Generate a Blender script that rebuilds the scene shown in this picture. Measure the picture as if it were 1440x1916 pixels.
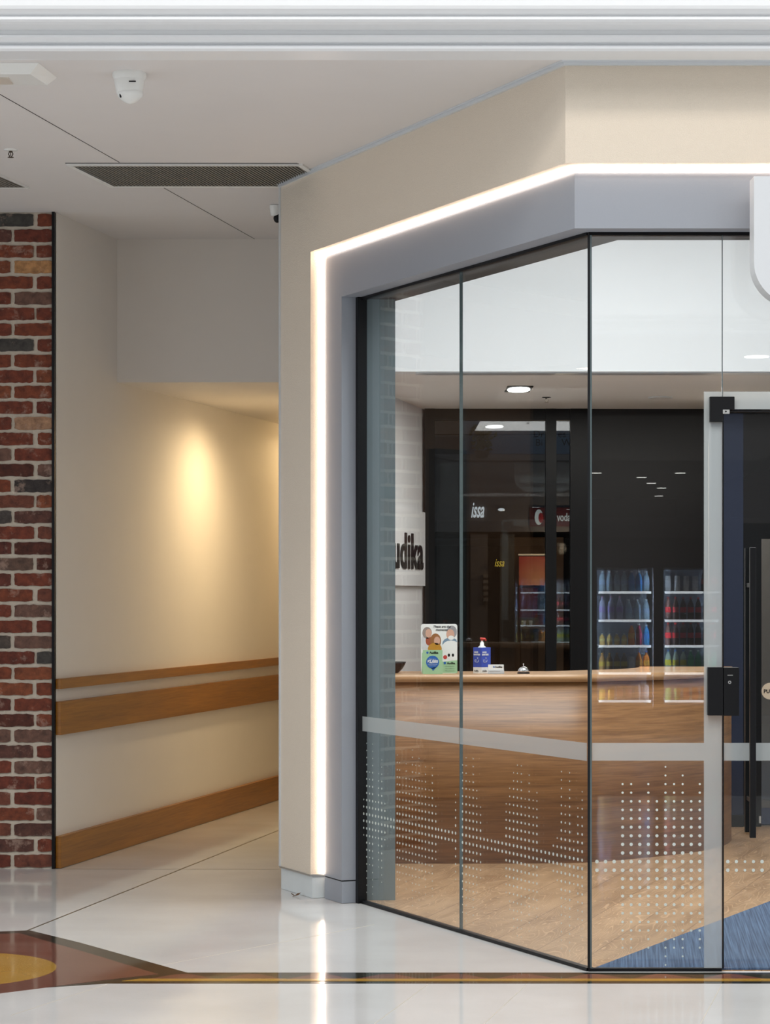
import bpy, bmesh, math, random
from mathutils import Vector, Matrix
random.seed(7)
S = bpy.context.scene
for o in list(bpy.data.objects): bpy.data.objects.remove(o)
PI = math.pi
# ---------------- camera ----------------
F = 4400.0; H = 1.414; CX = 720.0; CY = 1110.0
cd = bpy.data.cameras.new('camera'); cam = bpy.data.objects.new('camera', cd); S.collection.objects.link(cam)
cd.sensor_fit = 'VERTICAL'; cd.sensor_height = 36; cd.lens = 36*F/1916; cd.shift_y = (CY-958)/1916
cam.location = (0, 0, H); cam.rotation_euler = (PI/2, 0, 0); cd.clip_start = .05; cd.clip_end = 200
S.camera = cam
# ---------------- world, exposure ----------------
w = bpy.data.worlds.new('world'); S.world = w; w.use_nodes = True
w.node_tree.nodes['Background'].inputs[0].default_value = (.90, .95, 1, 1)
w.node_tree.nodes['Background'].inputs[1].default_value = 1.02
S.view_settings.view_transform = 'Standard'; S.view_settings.look = 'None'; S.view_settings.gamma = 1
S.view_settings.exposure = 0.0
# ---------------- area lights of the mall and the shop ----------------
def area(name, loc, size, power, col=(1, 1, 1), rot=(0, 0, 0), spread=PI, label=None):
    l = bpy.data.lights.new(name, 'AREA'); l.shape = 'RECTANGLE'; l.size, l.size_y = size
    l.energy = power; l.color = col; l.spread = spread
    o = bpy.data.objects.new(name, l); S.collection.objects.link(o); o.location = loc; o.rotation_euler = rot
    return o
area('mall_key_light', (0, 3.7, 5.4), (11.5, 4.4), 330, (.97, .985, 1))  # broad key light added above the mall, out of view
area('mall_downlights', (0.2, 5.6, 5.3), (6, .6), 80, (1, .93, .84))
area('shop_light', (1.3, 10.9, 3.85), (2.4, 1.6), 185, (.97, .985, 1))
area('shop_back_light', (1.6, 15.0, 2.68), (1.8, 1.0), 44, (1, .95, .9))
def point(name, loc, power, col, r=.05):
    l = bpy.data.lights.new(name, 'POINT'); l.energy = power; l.color = col; l.shadow_soft_size = r
    o = bpy.data.objects.new(name, l); S.collection.objects.link(o); o.location = loc; return o
def spot(name, loc, target, power, col, angle, blend=.6, r=.04):
    l = bpy.data.lights.new(name, 'SPOT'); l.energy = power; l.color = col; l.spot_size = math.radians(angle); l.spot_blend = blend; l.shadow_soft_size = r
    o = bpy.data.objects.new(name, l); S.collection.objects.link(o); o.location = loc
    o.rotation_euler = (Vector(target)-Vector(loc)).to_track_quat('-Z', 'Y').to_euler(); return o
spot('corridor_lamp', (-.62, 14.30, 2.56), (-.86, 14.25, 1.0), 88, (1, .75, .42), 160, 1, .10)
area('corridor_ambient', (-.35, 17.2, 2.5), (.4, 1.2), 26, (1, .70, .34))
area('neighbour_fill_light', (-5.6, 13.4, 3.0), (.3, .3), 9, (1, .8, .6))  # warm fill added outside the mirrored view to light the neighbour panels
area('rear_mall_light', (1.3, 17.6, 3.0), (2.0, .6), 16, (.9, .95, 1), (math.radians(55), 0, 0))
point('rear_shop_lamp', (1.50, 20.3, 1.80), 9, (1, .72, .45))
area('opposite_shop_light', (1, -10, 3.2), (8, 8), 10, (1, .97, .92))

# ---------------- material helpers ----------------
def new_mat(name):
    m = bpy.data.materials.new(name); m.use_nodes = True
    nt = m.node_tree; return m, nt, nt.nodes['Principled BSDF']
def N(nt, t, **k):
    n = nt.nodes.new(t)
    for a, b in k.items(): setattr(n, a, b)
    return n
def pbr(name, col, rough=.5, metal=0, var=0, scale=20, bump=0, bscale=60, emit=None, estr=0, stretch=(1, 1, 1), spec=None, coat=0):
    m, nt, p = new_mat(name); L = nt.links.new
    p.inputs['Base Color'].default_value = (*col, 1); p.inputs['Roughness'].default_value = rough; p.inputs['Metallic'].default_value = metal
    if spec is not None: p.inputs['Specular IOR Level'].default_value = spec
    if coat: p.inputs['Coat Weight'].default_value = coat
    tc = N(nt, 'ShaderNodeTexCoord'); mp = N(nt, 'ShaderNodeMapping'); mp.inputs['Scale'].default_value = stretch
    L(tc.outputs['Object'], mp.inputs['Vector'])
    if var:
        n = N(nt, 'ShaderNodeTexNoise'); n.inputs['Scale'].default_value = scale; n.inputs['Detail'].default_value = 5
        L(mp.outputs[0], n.inputs['Vector'])
        mx = N(nt, 'ShaderNodeMix', data_type='RGBA')
        mx.inputs[6].default_value = (*[max(0, c*(1-var)) for c in col], 1); mx.inputs[7].default_value = (*[min(1, c*(1+var)) for c in col], 1)
        L(n.outputs['Fac'], mx.inputs[0]); L(mx.outputs[2], p.inputs['Base Color'])
    if bump:
        n = N(nt, 'ShaderNodeTexNoise'); n.inputs['Scale'].default_value = bscale; n.inputs['Detail'].default_value = 3
        L(mp.outputs[0], n.inputs['Vector']); b = N(nt, 'ShaderNodeBump'); b.inputs['Strength'].default_value = bump; b.inputs['Distance'].default_value = .01
        L(n.outputs['Fac'], b.inputs['Height']); L(b.outputs[0], p.inputs['Normal'])
    if emit: p.inputs['Emission Color'].default_value = (*emit, 1); p.inputs['Emission Strength'].default_value = estr
    return m
def wood(name, c1, c2, stretch, rough=.35, scale=6, coat=0, rot=0, cathedral=0):
    m, nt, p = new_mat(name); L = nt.links.new
    tc = N(nt, 'ShaderNodeTexCoord'); mp = N(nt, 'ShaderNodeMapping'); mp.inputs['Scale'].default_value = stretch
    mr = N(nt, 'ShaderNodeMapping'); mr.inputs['Rotation'].default_value = (0, 0, rot)
    L(tc.outputs['Object'], mr.inputs['Vector']); L(mr.outputs[0], mp.inputs['Vector'])
    n1 = N(nt, 'ShaderNodeTexNoise'); n1.inputs['Scale'].default_value = scale; n1.inputs['Detail'].default_value = 8; n1.inputs['Distortion'].default_value = .6
    L(mp.outputs[0], n1.inputs['Vector'])
    n2 = N(nt, 'ShaderNodeTexNoise'); n2.inputs['Scale'].default_value = scale*.25; n2.inputs['Detail'].default_value = 2; L(mp.outputs[0], n2.inputs['Vector'])
    r = N(nt, 'ShaderNodeValToRGB'); r.color_ramp.elements[0].position = .3; r.color_ramp.elements[1].position = .7
    r.color_ramp.elements[0].color = (*c1, 1); r.color_ramp.elements[1].color = (*c2, 1)
    ad = N(nt, 'ShaderNodeMath', operation='ADD'); ml = N(nt, 'ShaderNodeMath', operation='MULTIPLY'); ml.inputs[1].default_value = .5
    L(n1.outputs['Fac'], ad.inputs[0]); L(n2.outputs['Fac'], ad.inputs[1]); L(ad.outputs[0], ml.inputs[0]); L(ml.outputs[0], r.inputs['Fac'])
    src = r.outputs['Color']
    if cathedral:
        n3 = N(nt, 'ShaderNodeTexNoise'); n3.inputs['Scale'].default_value = .9; n3.inputs['Detail'].default_value = 1.5; n3.inputs['Distortion'].default_value = .4; L(mp.outputs[0], n3.inputs['Vector'])
        m3 = N(nt, 'ShaderNodeMath', operation='MULTIPLY'); m3.inputs[1].default_value = 22; L(n3.outputs['Fac'], m3.inputs[0])
        fr = N(nt, 'ShaderNodeMath', operation='FRACT'); L(m3.outputs[0], fr.inputs[0])
        rp = N(nt, 'ShaderNodeValToRGB'); rp.color_ramp.elements[0].position = .80; rp.color_ramp.elements[0].color = (0, 0, 0, 1); rp.color_ramp.elements[1].position = .95; rp.color_ramp.elements[1].color = (cathedral,)*3+(1,)
        L(fr.outputs[0], rp.inputs['Fac'])
        mx = N(nt, 'ShaderNodeMix', data_type='RGBA'); L(rp.outputs['Color'], mx.inputs[0]); L(src, mx.inputs[6]); mx.inputs[7].default_value = (min(1, c2[0]*1.35), min(1, c2[1]*1.4), min(1, c2[2]*1.5), 1)
        src = mx.outputs[2]
    L(src, p.inputs['Base Color']); p.inputs['Roughness'].default_value = rough
    if coat: p.inputs['Coat Weight'].default_value = coat; p.inputs['Coat Roughness'].default_value = .12
    return m, nt, p, src, mp
def glass_mat(name, tint=(.93, .95, .945), k=1.0):
    m, nt, p = new_mat(name); L = nt.links.new; nt.nodes.remove(p)
    lw = N(nt, 'ShaderNodeLayerWeight'); lw.inputs['Blend'].default_value = .5
    pw = N(nt, 'ShaderNodeMath', operation='POWER'); pw.inputs[1].default_value = 5; L(lw.outputs['Facing'], pw.inputs[0])
    ma = N(nt, 'ShaderNodeMath', operation='MULTIPLY_ADD'); ma.inputs[1].default_value = .96*k; ma.inputs[2].default_value = .043*k; L(pw.outputs[0], ma.inputs[0])
    tr = N(nt, 'ShaderNodeBsdfTransparent'); tr.inputs[0].default_value = (*tint, 1)
    gl = N(nt, 'ShaderNodeBsdfGlossy'); gl.inputs['Roughness'].default_value = 0.0; gl.inputs[0].default_value = (1, 1, 1, 1)
    mx = N(nt, 'ShaderNodeMixShader'); L(ma.outputs[0], mx.inputs[0]); L(tr.outputs[0], mx.inputs[1]); L(gl.outputs[0], mx.inputs[2])
    L(mx.outputs[0], nt.nodes['Material Output'].inputs[0]); return m
def film_mat(name, col, transp):
    m, nt, p = new_mat(name); L = nt.links.new
    p.inputs['Base Color'].default_value = (*col, 1); p.inputs['Roughness'].default_value = .45
    tl = N(nt, 'ShaderNodeBsdfTranslucent'); tl.inputs[0].default_value = (*col, 1)
    m0 = N(nt, 'ShaderNodeMixShader'); m0.inputs[0].default_value = .45; L(p.outputs[0], m0.inputs[1]); L(tl.outputs[0], m0.inputs[2])
    tr = N(nt, 'ShaderNodeBsdfTransparent'); mx = N(nt, 'ShaderNodeMixShader'); mx.inputs[0].default_value = transp
    L(m0.outputs[0], mx.inputs[1]); L(tr.outputs[0], mx.inputs[2]); L(mx.outputs[0], nt.nodes['Material Output'].inputs[0]); return m

M = {}
M['white'] = pbr('white_paint', (.80, .81, .82), .5, bump=.02)
M['ceil'] = pbr('ceiling_paint', (.72, .69, .67), .7, var=.02, scale=4)
M['cornice'] = pbr('cornice_paint', (.80, .81, .82), .4)
M['corridor'] = pbr('corridor_paint', (.76, .71, .65), .6, var=.02, scale=5)
M['beige'] = pbr('textured_beige_render', (.75, .655, .54), .8, var=.10, scale=330, bump=.35, bscale=260)
M['grey'] = pbr('grey_laminate', (.30, .32, .36), .45, var=.03, scale=200)
M['trimgrey'] = pbr('light_metal_trim', (.72, .75, .78), .3, .3)
M['plinth'] = pbr('white_tile_plinth', (.74, .79, .80), .25, var=.03, scale=30)
M['black'] = pbr('black_metal', (.004, .004, .005), .4, spec=.25)
M['matblack'] = pbr('matt_black_paint', (.005, .005, .006), .55, spec=.2)
M['charcoal'] = pbr('charcoal_wall_paint', (.013, .012, .013), .5, var=.15, scale=80, bump=.05, bscale=200, spec=.25)
M['navy'] = pbr('navy_wall_paint', (.008, .015, .042), .6, var=.2, scale=150)
M['led'] = pbr('warm_led_diffuser', (1, .9, .8), .5, emit=(1, .80, .66), estr=11)
M['lamp'] = pbr('lamp_diffuser', (1, 1, 1), .5, emit=(1, .97, .92), estr=9)
M['chrome'] = pbr('chrome', (.8, .8, .8), .12, 1)
M['glass'] = glass_mat('clear_glass')
M['darkglass'] = glass_mat('dark_tinted_glass', (.55, .58, .62), 1.0)
M['edge'] = pbr('green_glass_edge', (.09, .12, .125), .2, coat=.3)
M['film'] = film_mat('frosted_film', (.54, .57, .57), .42)
M['dot'] = film_mat('frosted_dot_film', (.66, .72, .68), .10)
M['silver'] = pbr('brushed_aluminium', (.6, .6, .58), .35, .8)
M['plastic'] = pbr('white_plastic', (.80, .80, .77), .35)
M['grill'] = pbr('grille_metal', (.20, .185, .16), .6)
# terrazzo
def terrazzo(name, col, spk, rough=.07, wav=.02):
    m, nt, p = new_mat(name); L = nt.links.new
    tc = N(nt, 'ShaderNodeTexCoord')
    v = N(nt, 'ShaderNodeTexVoronoi'); v.inputs['Scale'].default_value = 130; L(tc.outputs['Object'], v.inputs['Vector'])
    r = N(nt, 'ShaderNodeValToRGB'); r.color_ramp.elements[0].position = .12; r.color_ramp.elements[0].color = (*spk, 1); r.color_ramp.elements[1].position = .22; r.color_ramp.elements[1].color = (*col, 1)
    L(v.outputs['Distance'], r.inputs['Fac'])
    n = N(nt, 'ShaderNodeTexNoise'); n.inputs['Scale'].default_value = 2.2; n.inputs['Detail'].default_value = 4; L(tc.outputs['Object'], n.inputs['Vector'])
    mx = N(nt, 'ShaderNodeMix', data_type='RGBA', blend_type='MULTIPLY'); mx.inputs[0].default_value = .35
    r2 = N(nt, 'ShaderNodeValToRGB'); r2.color_ramp.elements[0].position = .35; r2.color_ramp.elements[0].color = (.80, .79, .77, 1); r2.color_ramp.elements[1].position = .6; r2.color_ramp.elements[1].color = (1, 1, 1, 1)
    L(n.outputs['Fac'], r2.inputs['Fac']); L(r.outputs['Color'], mx.inputs[6]); L(r2.outputs['Color'], mx.inputs[7]); L(mx.outputs[2], p.inputs['Base Color'])
    p.inputs['Roughness'].default_value = rough
    b = N(nt, 'ShaderNodeBump'); b.inputs['Strength'].default_value = wav; b.inputs['Distance'].default_value = .05
    n3 = N(nt, 'ShaderNodeTexNoise'); n3.inputs['Scale'].default_value = 3.5; n3.inputs['Detail'].default_value = 0; L(tc.outputs['Object'], n3.inputs['Vector'])
    L(n3.outputs['Fac'], b.inputs['Height']); L(b.outputs[0], p.inputs['Normal']); return m
M['terrazzo'] = terrazzo('white_terrazzo', (.69, .68, .67), (.66, .64, .60))
M['t_red'] = terrazzo('terracotta_terrazzo', (.17, .065, .045), (.30, .17, .13))
M['t_ochre'] = terrazzo('ochre_terrazzo', (.46, .25, .04), (.55, .36, .12))
M['t_dark'] = terrazzo('dark_olive_terrazzo', (.030, .028, .020), (.08, .07, .055))
M['divider'] = pbr('brass_divider', (.12, .09, .05), .4, .5)
# timber
M['rail'] = wood('hall_rail_timber', (.19, .066, .005), (.36, .145, .014), (1.0, 1.0, 26), .42, 4, .08)[0]
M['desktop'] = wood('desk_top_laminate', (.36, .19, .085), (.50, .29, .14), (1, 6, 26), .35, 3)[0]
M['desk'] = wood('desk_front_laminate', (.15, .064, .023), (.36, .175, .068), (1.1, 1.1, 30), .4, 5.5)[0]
def oak_floor():
    m, nt, p, src, mp = wood('oak_floor_planks', (.27, .15, .07), (.53, .33, .18), (1.6, 8, 1), .30, 2.2, rot=-math.radians(72), cathedral=.75)
    L = nt.links.new
    tc = N(nt, 'ShaderNodeTexCoord'); m2 = N(nt, 'ShaderNodeMapping'); m2.inputs['Rotation'].default_value = (0, 0, -math.radians(72)); L(tc.outputs['Object'], m2.inputs['Vector'])
    b = N(nt, 'ShaderNodeTexBrick'); b.inputs['Scale'].default_value = 1; b.inputs['Brick Width'].default_value = 1.4; b.inputs['Row Height'].default_value = .23; b.inputs['Mortar Size'].default_value = .0022
    b.inputs['Color1'].default_value = (1, 1, 1, 1); b.inputs['Color2'].default_value = (.86, .84, .82, 1); b.inputs['Mortar'].default_value = (.45, .40, .35, 1); L(m2.outputs[0], b.inputs['Vector'])
    mx = N(nt, 'ShaderNodeMix', data_type='RGBA', blend_type='MULTIPLY'); mx.inputs[0].default_value = 1; L(src, mx.inputs[6]); L(b.outputs['Color'], mx.inputs[7]); L(mx.outputs[2], p.inputs['Base Color']); return m
M['oak'] = oak_floor()
def carpet():
    m, nt, p = new_mat('blue_ribbed_carpet'); L = nt.links.new
    tc = N(nt, 'ShaderNodeTexCoord'); mr = N(nt, 'ShaderNodeMapping'); mr.inputs['Rotation'].default_value = (0, 0, math.radians(-84)); mp = N(nt, 'ShaderNodeMapping'); mp.inputs['Scale'].default_value = (1.2, 95, 1); L(tc.outputs['Object'], mr.inputs['Vector']); L(mr.outputs[0], mp.inputs['Vector'])
    n = N(nt, 'ShaderNodeTexNoise'); n.inputs['Scale'].default_value = 1.6; n.inputs['Detail'].default_value = 4; L(mp.outputs[0], n.inputs['Vector'])
    r = N(nt, 'ShaderNodeValToRGB'); r.color_ramp.elements[0].position = .36; r.color_ramp.elements[0].color = (.018, .038, .085, 1); r.color_ramp.elements[1].position = .70; r.color_ramp.elements[1].color = (.085, .14, .24, 1)
    L(n.outputs['Fac'], r.inputs['Fac']); L(r.outputs[0], p.inputs['Base Color']); p.inputs['Roughness'].default_value = .95
    b = N(nt, 'ShaderNodeBump'); b.inputs['Strength'].default_value = .4; L(n.outputs['Fac'], b.inputs['Height']); L(b.outputs[0], p.inputs['Normal']); return m
M['carpet'] = carpet()
# brick
def brick_mat():
    m, nt, p = new_mat('recycled_brick'); L = nt.links.new
    at = N(nt, 'ShaderNodeVertexColor'); at.layer_name = 'col'
    tc = N(nt, 'ShaderNodeTexCoord')
    n = N(nt, 'ShaderNodeTexNoise'); n.inputs['Scale'].default_value = 26; n.inputs['Detail'].default_value = 8; n.inputs['Roughness'].default_value = .65; L(tc.outputs['Object'], n.inputs['Vector'])
    n2 = N(nt, 'ShaderNodeTexNoise'); n2.inputs['Scale'].default_value = 11; n2.inputs['Detail'].default_value = 6; n2.inputs['Roughness'].default_value = .7; L(tc.outputs['Object'], n2.inputs['Vector'])
    r = N(nt, 'ShaderNodeValToRGB'); r.color_ramp.elements[0].position = .3; r.color_ramp.elements[0].color = (.45, .42, .42, 1); r.color_ramp.elements[1].position = .7; r.color_ramp.elements[1].color = (1.35, 1.3, 1.25, 1)
    L(n.outputs['Fac'], r.inputs['Fac'])
    mx = N(nt, 'ShaderNodeMix', data_type='RGBA', blend_type='MULTIPLY'); mx.inputs[0].default_value = 1; L(at.outputs['Color'], mx.inputs[6]); L(r.outputs[0], mx.inputs[7])
    r2 = N(nt, 'ShaderNodeValToRGB'); r2.color_ramp.elements[0].position = .57; r2.color_ramp.elements[0].color = (0, 0, 0, 1); r2.color_ramp.elements[1].position = .67; r2.color_ramp.elements[1].color = (.55, .55, .55, 1)
    L(n2.outputs['Fac'], r2.inputs['Fac'])
    m2 = N(nt, 'ShaderNodeMix', data_type='RGBA'); L(r2.outputs[0], m2.inputs[0]); L(mx.outputs[2], m2.inputs[6]); m2.inputs[7].default_value = (.40, .27, .21, 1)
    L(m2.outputs[2], p.inputs['Base Color']); p.inputs['Roughness'].default_value = .85
    b = N(nt, 'ShaderNodeBump'); b.inputs['Strength'].default_value = .5; b.inputs['Distance'].default_value = .01; L(n.outputs['Fac'], b.inputs['Height']); L(b.outputs[0], p.inputs['Normal']); return m
M['brick'] = brick_mat()
M['mortar'] = pbr('lime_mortar', (.56, .49, .40), .9, var=.15, scale=60, bump=.3, bscale=120)
def col(name, c, rough=.5, **k):
    if name not in M: M[name] = pbr(name, c, rough, **k)
    return M[name]

# ---------------- mesh helpers ----------------
class MB:
    def __init__(s): s.v = []; s.f = []; s.m = []; s.mats = []; s.sm = []; s.colr = []
    def mi(s, mat):
        if mat not in s.mats: s.mats.append(mat)
        return s.mats.index(mat)
    def add(s, vs, fs, mat, smooth=False, c=None):
        b = len(s.v); s.v += [tuple(x) for x in vs]; i = s.mi(mat)
        for f in fs: s.f.append([b+k for k in f]); s.m.append(i); s.sm.append(smooth); s.colr.append(c)
        return s
    def box(s, x0, x1, y0, y1, z0, z1, mat):
        vs = [(x, y, z) for z in (z0, z1) for y in (y0, y1) for x in (x0, x1)]
        return s.add(vs, [(0, 2, 3, 1), (4, 5, 7, 6), (0, 1, 5, 4), (2, 6, 7, 3), (0, 4, 6, 2), (1, 3, 7, 5)], mat)
    def prism(s, poly, z0, z1, mat, side=None):
        n = len(poly); A = sum(poly[i][0]*poly[(i+1) % n][1]-poly[(i+1) % n][0]*poly[i][1] for i in range(n))
        if A < 0: poly = poly[::-1]
        vs = [(x, y, z0) for x, y in poly]+[(x, y, z1) for x, y in poly]
        s.add(vs, [tuple(range(n))[::-1], tuple(range(n, 2*n))], mat)
        s.add(vs, [(i, (i+1) % n, n+(i+1) % n, n+i) for i in range(n)], side or mat); return s
    def xz(s, poly, y0, y1, mat, c=None):      # outline in x,z extruded along y
        n = len(poly); A = sum(poly[i][0]*poly[(i+1) % n][1]-poly[(i+1) % n][0]*poly[i][1] for i in range(n))
        if A < 0: poly = poly[::-1]
        vs = [(x, y0, z) for x, z in poly]+[(x, y1, z) for x, z in poly]
        return s.add(vs, [tuple(range(n)), tuple(range(n, 2*n))[::-1]]+[(i, n+i, n+(i+1) % n, (i+1) % n) for i in range(n)], mat, c=c)
    def lathe(s, prof, cx, cy, cz, mat, n=20, caps=True):
        vs = []; fs = []
        for r, z in prof:
            for k in range(n): a = 2*PI*k/n; vs.append((cx+r*math.cos(a), cy+r*math.sin(a), cz+z))
        for j in range(len(prof)-1):
            for k in range(n): fs.append((j*n+k, j*n+(k+1) % n, (j+1)*n+(k+1) % n, (j+1)*n+k))
        s.add(vs, fs, mat, True)
        if caps: s.add(vs[:n], [tuple(range(n))[::-1]], mat); s.add(vs[-n:], [tuple(range(n))], mat)
        return s
    def tube(s, a, b, r, mat, n=10, r2=None):
        a = Vector(a); b = Vector(b); d = (b-a).normalized(); u = d.orthogonal().normalized(); w_ = d.cross(u); r2 = r if r2 is None else r2
        vs = [a+r*(u*math.cos(2*PI*k/n)+w_*math.sin(2*PI*k/n)) for k in range(n)]+[b+r2*(u*math.cos(2*PI*k/n)+w_*math.sin(2*PI*k/n)) for k in range(n)]
        s.add(vs, [(k, (k+1) % n, n+(k+1) % n, n+k) for k in range(n)], mat, True); s.add(vs, [tuple(range(n))[::-1], tuple(range(n, 2*n))], mat); return s
    def sphere(s, c, r, mat, sx=1, sy=1, sz=1, n=16, z0=-1, z1=1):
        prof = []
        for j in range(9):
            t = math.asin(z0)+(math.asin(z1)-math.asin(z0))*j/8; prof.append((max(1e-4, math.cos(t)), math.sin(t)))
        vs = []
        for rr, z in prof:
            for k in range(n): a = 2*PI*k/n; vs.append((c[0]+r*sx*rr*math.cos(a), c[1]+r*sy*rr*math.sin(a), c[2]+r*sz*z))
        return s.add(vs, [(j*n+k, j*n+(k+1) % n, (j+1)*n+(k+1) % n, (j+1)*n+k) for j in range(8) for k in range(n)], mat, True)
    def disc(s, c, rx, rz, mat, n=20, axis='y', t=.0004):
        poly = [(c[0]+rx*math.cos(2*PI*k/n), c[2]+rz*math.sin(2*PI*k/n)) for k in range(n)]
        return s.xz(poly, c[1]-t, c[1], mat)
    def build(s, name, parent=None, local=False, bevel=0, loc=None):
        me = bpy.data.meshes.new(name); off = Vector((0, 0, 0))
        if parent and not local:
            q = parent
            while q: off += q.location; q = q.parent
        if loc is not None and not parent: off = Vector(loc)
        me.from_pydata([tuple(Vector(v)-off) for v in s.v], [], s.f)
        for m_ in s.mats: me.materials.append(m_)
        for p, i, sm in zip(me.polygons, s.m, s.sm): p.material_index = i; p.use_smooth = sm
        if any(c is not None for c in s.colr):
            ca = me.color_attributes.new('col', 'FLOAT_COLOR', 'CORNER'); k = 0
            for p, c in zip(me.polygons, s.colr):
                for li in p.loop_indices: ca.data[li].color = (*(c or (1, 1, 1)), 1)
        me.update()
        o = bpy.data.objects.new(name, me); S.collection.objects.link(o)
        if parent: o.parent = parent
        elif loc is not None: o.location = loc
        if bevel:
            b = o.modifiers.new('b', 'BEVEL'); b.width = bevel; b.segments = 2; b.limit_method = 'ANGLE'
        return o
def tag(o, label, cat, group=None):
    o['label'] = label; o['category'] = cat
    if group: o['group'] = group
    return o
def struct(o): o['kind'] = 'structure'; return o
def thing(name, label, cat, loc, group=None):
    o = bpy.data.objects.new(name, None); S.collection.objects.link(o); o.location = loc; o.empty_display_size = .1
    return tag(o, label, cat, group)
def sroot(name, loc):
    o = bpy.data.objects.new(name, None); S.collection.objects.link(o); o.location = loc; o.empty_display_size = .1; return struct(o)
def text(name, s, size, mat, loc, parent=None, extrude=.001, rotz=0, offset=0, shear=0, sx=1, sz=1, align='LEFT', local=False, spacing=1):
    cu = bpy.data.curves.new(name, 'FONT'); cu.body = s; cu.size = size; cu.extrude = extrude; cu.offset = offset; cu.shear = shear; cu.align_x = align; cu.space_character = spacing; cu.resolution_u = 4
    t = bpy.data.objects.new('tmp', cu); S.collection.objects.link(t)
    me = bpy.data.meshes.new_from_object(t.evaluated_get(bpy.context.evaluated_depsgraph_get())); bpy.data.objects.remove(t)
    off = Vector((0, 0, 0))
    if parent and not local:
        q = parent
        while q: off += q.location; q = q.parent
    mt = Matrix.Translation(Vector(loc)-off) @ Matrix.Rotation(rotz, 4, 'Z') @ Matrix.Rotation(PI/2, 4, 'X') @ Matrix.Diagonal((sx, sz, 1, 1))
    me.transform(mt); me.name = name; me.materials.clear(); me.materials.append(mat)
    o = bpy.data.objects.new(name, me); S.collection.objects.link(o)
    if parent: o.parent = parent
    return o
def copy_tree(o, parent=None):
    c = o.copy(); S.collection.objects.link(c)
    if parent: c.parent = parent
    for ch in list(o.children): copy_tree(ch, c)
    return c
def fl(px, py): Y = H*F/(py-CY); return ((px-CX)/F*Y, Y)          # a floor point
def rrect(x0, x1, z0, z1, r, n=6):
    p = []
    for cx, cz, a0 in ((x1-r, z1-r, 0), (x0+r, z1-r, 90), (x0+r, z0+r, 180), (x1-r, z0+r, 270)):
        for k in range(n+1): a = math.radians(a0+90*k/n); p.append((cx+r*math.cos(a), cz+r*math.sin(a)))
    return p
# angled shopfront frame: C = glass corner, u along the angled glass, n outward
C = Vector((.766, 8.8)); th = math.atan2(F, 1970); U = Vector((-math.cos(th), math.sin(th))); NO = Vector((-math.sin(th), -math.cos(th)))
def G(s, d): q = C+U*s+NO*d; return (q.x, q.y)
def corner(d): k = (d-d*math.cos(th))/math.sin(th); return (C.x-k, C.y-d)
XR = 4.2
def band(d0, d1, s): return [(XR, C.y-d0), corner(d0), G(s, d0), G(s, d1), corner(d1), (XR, C.y-d1)]
def quadw(s0, s1, d0, d1): return [G(s0, d0), G(s1, d0), G(s1, d1), G(s0, d1)]

# ================= SETTING =================
ZC = 3.37
b = MB(); b.box(-6, 6, 1.2, 19, -.1, 0, M['terrazzo']); struct(b.build('floor'))
b = MB(); b.box(-6, 6, -31, 1.2, -.1, 0, col('opposite_floor', (.10, .09, .085), .3)); struct(b.build('floor_opposite'))
# oak floor inside shop (laid on top)
b = MB(); b.prism([(4.2, 8.80), G(0, 0), G(2.16, 0), (-.12, 11.0), (-.12, 13.2), (.3, 16.4), (4.2, 16.4)], 0, .004, M['oak']); struct(b.build('floor_timber'))
b = MB(); b.prism([fl(1108, 1817), fl(1440, 1690), (2.9, 13.05), (4.2, 13.05), (4.2, 8.81)], .0045, .010, M['carpet'])
tag(b.build('carpet', loc=(2.4, 9.5, .0045)), 'blue ribbed entrance carpet inside the glass door', 'carpet')
# floor inlays of the mall
b = MB()
Yt, Yb = H*F/(1820-CY), H*F/(1840.5-CY)
z = .0006
apex = fl(56, 1741)
b.prism([(-2.6, fl(0, 1752)[1]-.05), (-1.66, fl(0, 1744)[1]), apex, fl(150, 1764), fl(350, 1820), (4.2, Yt), (4.2, Yb), fl(200, 1840.5), (-2.6, fl(0, 1868)[1]-.35)], 0, z, M['t_dark'])
b.prism([(-2.6, fl(0, 1760)[1]-.1), (-1.66, fl(0, 1749)[1]), fl(36, 1746.5), fl(150, 1779), fl(295, 1823), fl(205, 1833), (-1.40, fl(0, 1862)[1]), (-2.6, fl(0, 1866)[1]-.33)], 0, 2*z, M['t_red'])
b.prism([(-1.66+.424*math.cos(2*PI*k/64), 8.83+.424*math.sin(2*PI*k/64)) for k in range(64)], 0, 3*z, M['t_ochre'])
y1, y2 = H*F/(1832-CY), H*F/(1836-CY)
b.prism([fl(228, 1836), fl(262, 1832), (4.2, y1), (4.2, y2)], 0, 3*z, M['t_ochre'])
x = -.87
while x < 4:
    pts = [(x+.25*k/12, y1+.11*math.sin(PI*k/12)**1.5) for k in range(13)]
    b.prism(pts, 0, 2.4*z, M['t_red']); x += .2525
struct(b.build('trim_1'))
b = MB()
def strip(p, q, wd, mat, z1=.0005):
    p = Vector(p); q = Vector(q); n = (q-p).normalized(); n = Vector((-n.y, n.x))*wd/2
    b.prism([p-n, q-n, q+n, p+n], 0, z1, mat)
strip(fl(44, 1744), fl(700, 1482), .009, M['divider']); strip(fl(100, 1626), fl(523, 1626.3), .008, M['divider'])
faint = col('faint_joint', (.55, .50, .42), .4)
for a in ((fl(700, 1916), fl(800, 1842)), (fl(905, 1916), fl(985, 1842)), (fl(1310, 1916), fl(1350, 1842)), (fl(240, 1818), fl(700, 1730)), (fl(20, 1900), fl(200, 1842))): strip(*a, .003, faint)
struct(b.build('trim_2'))
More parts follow.
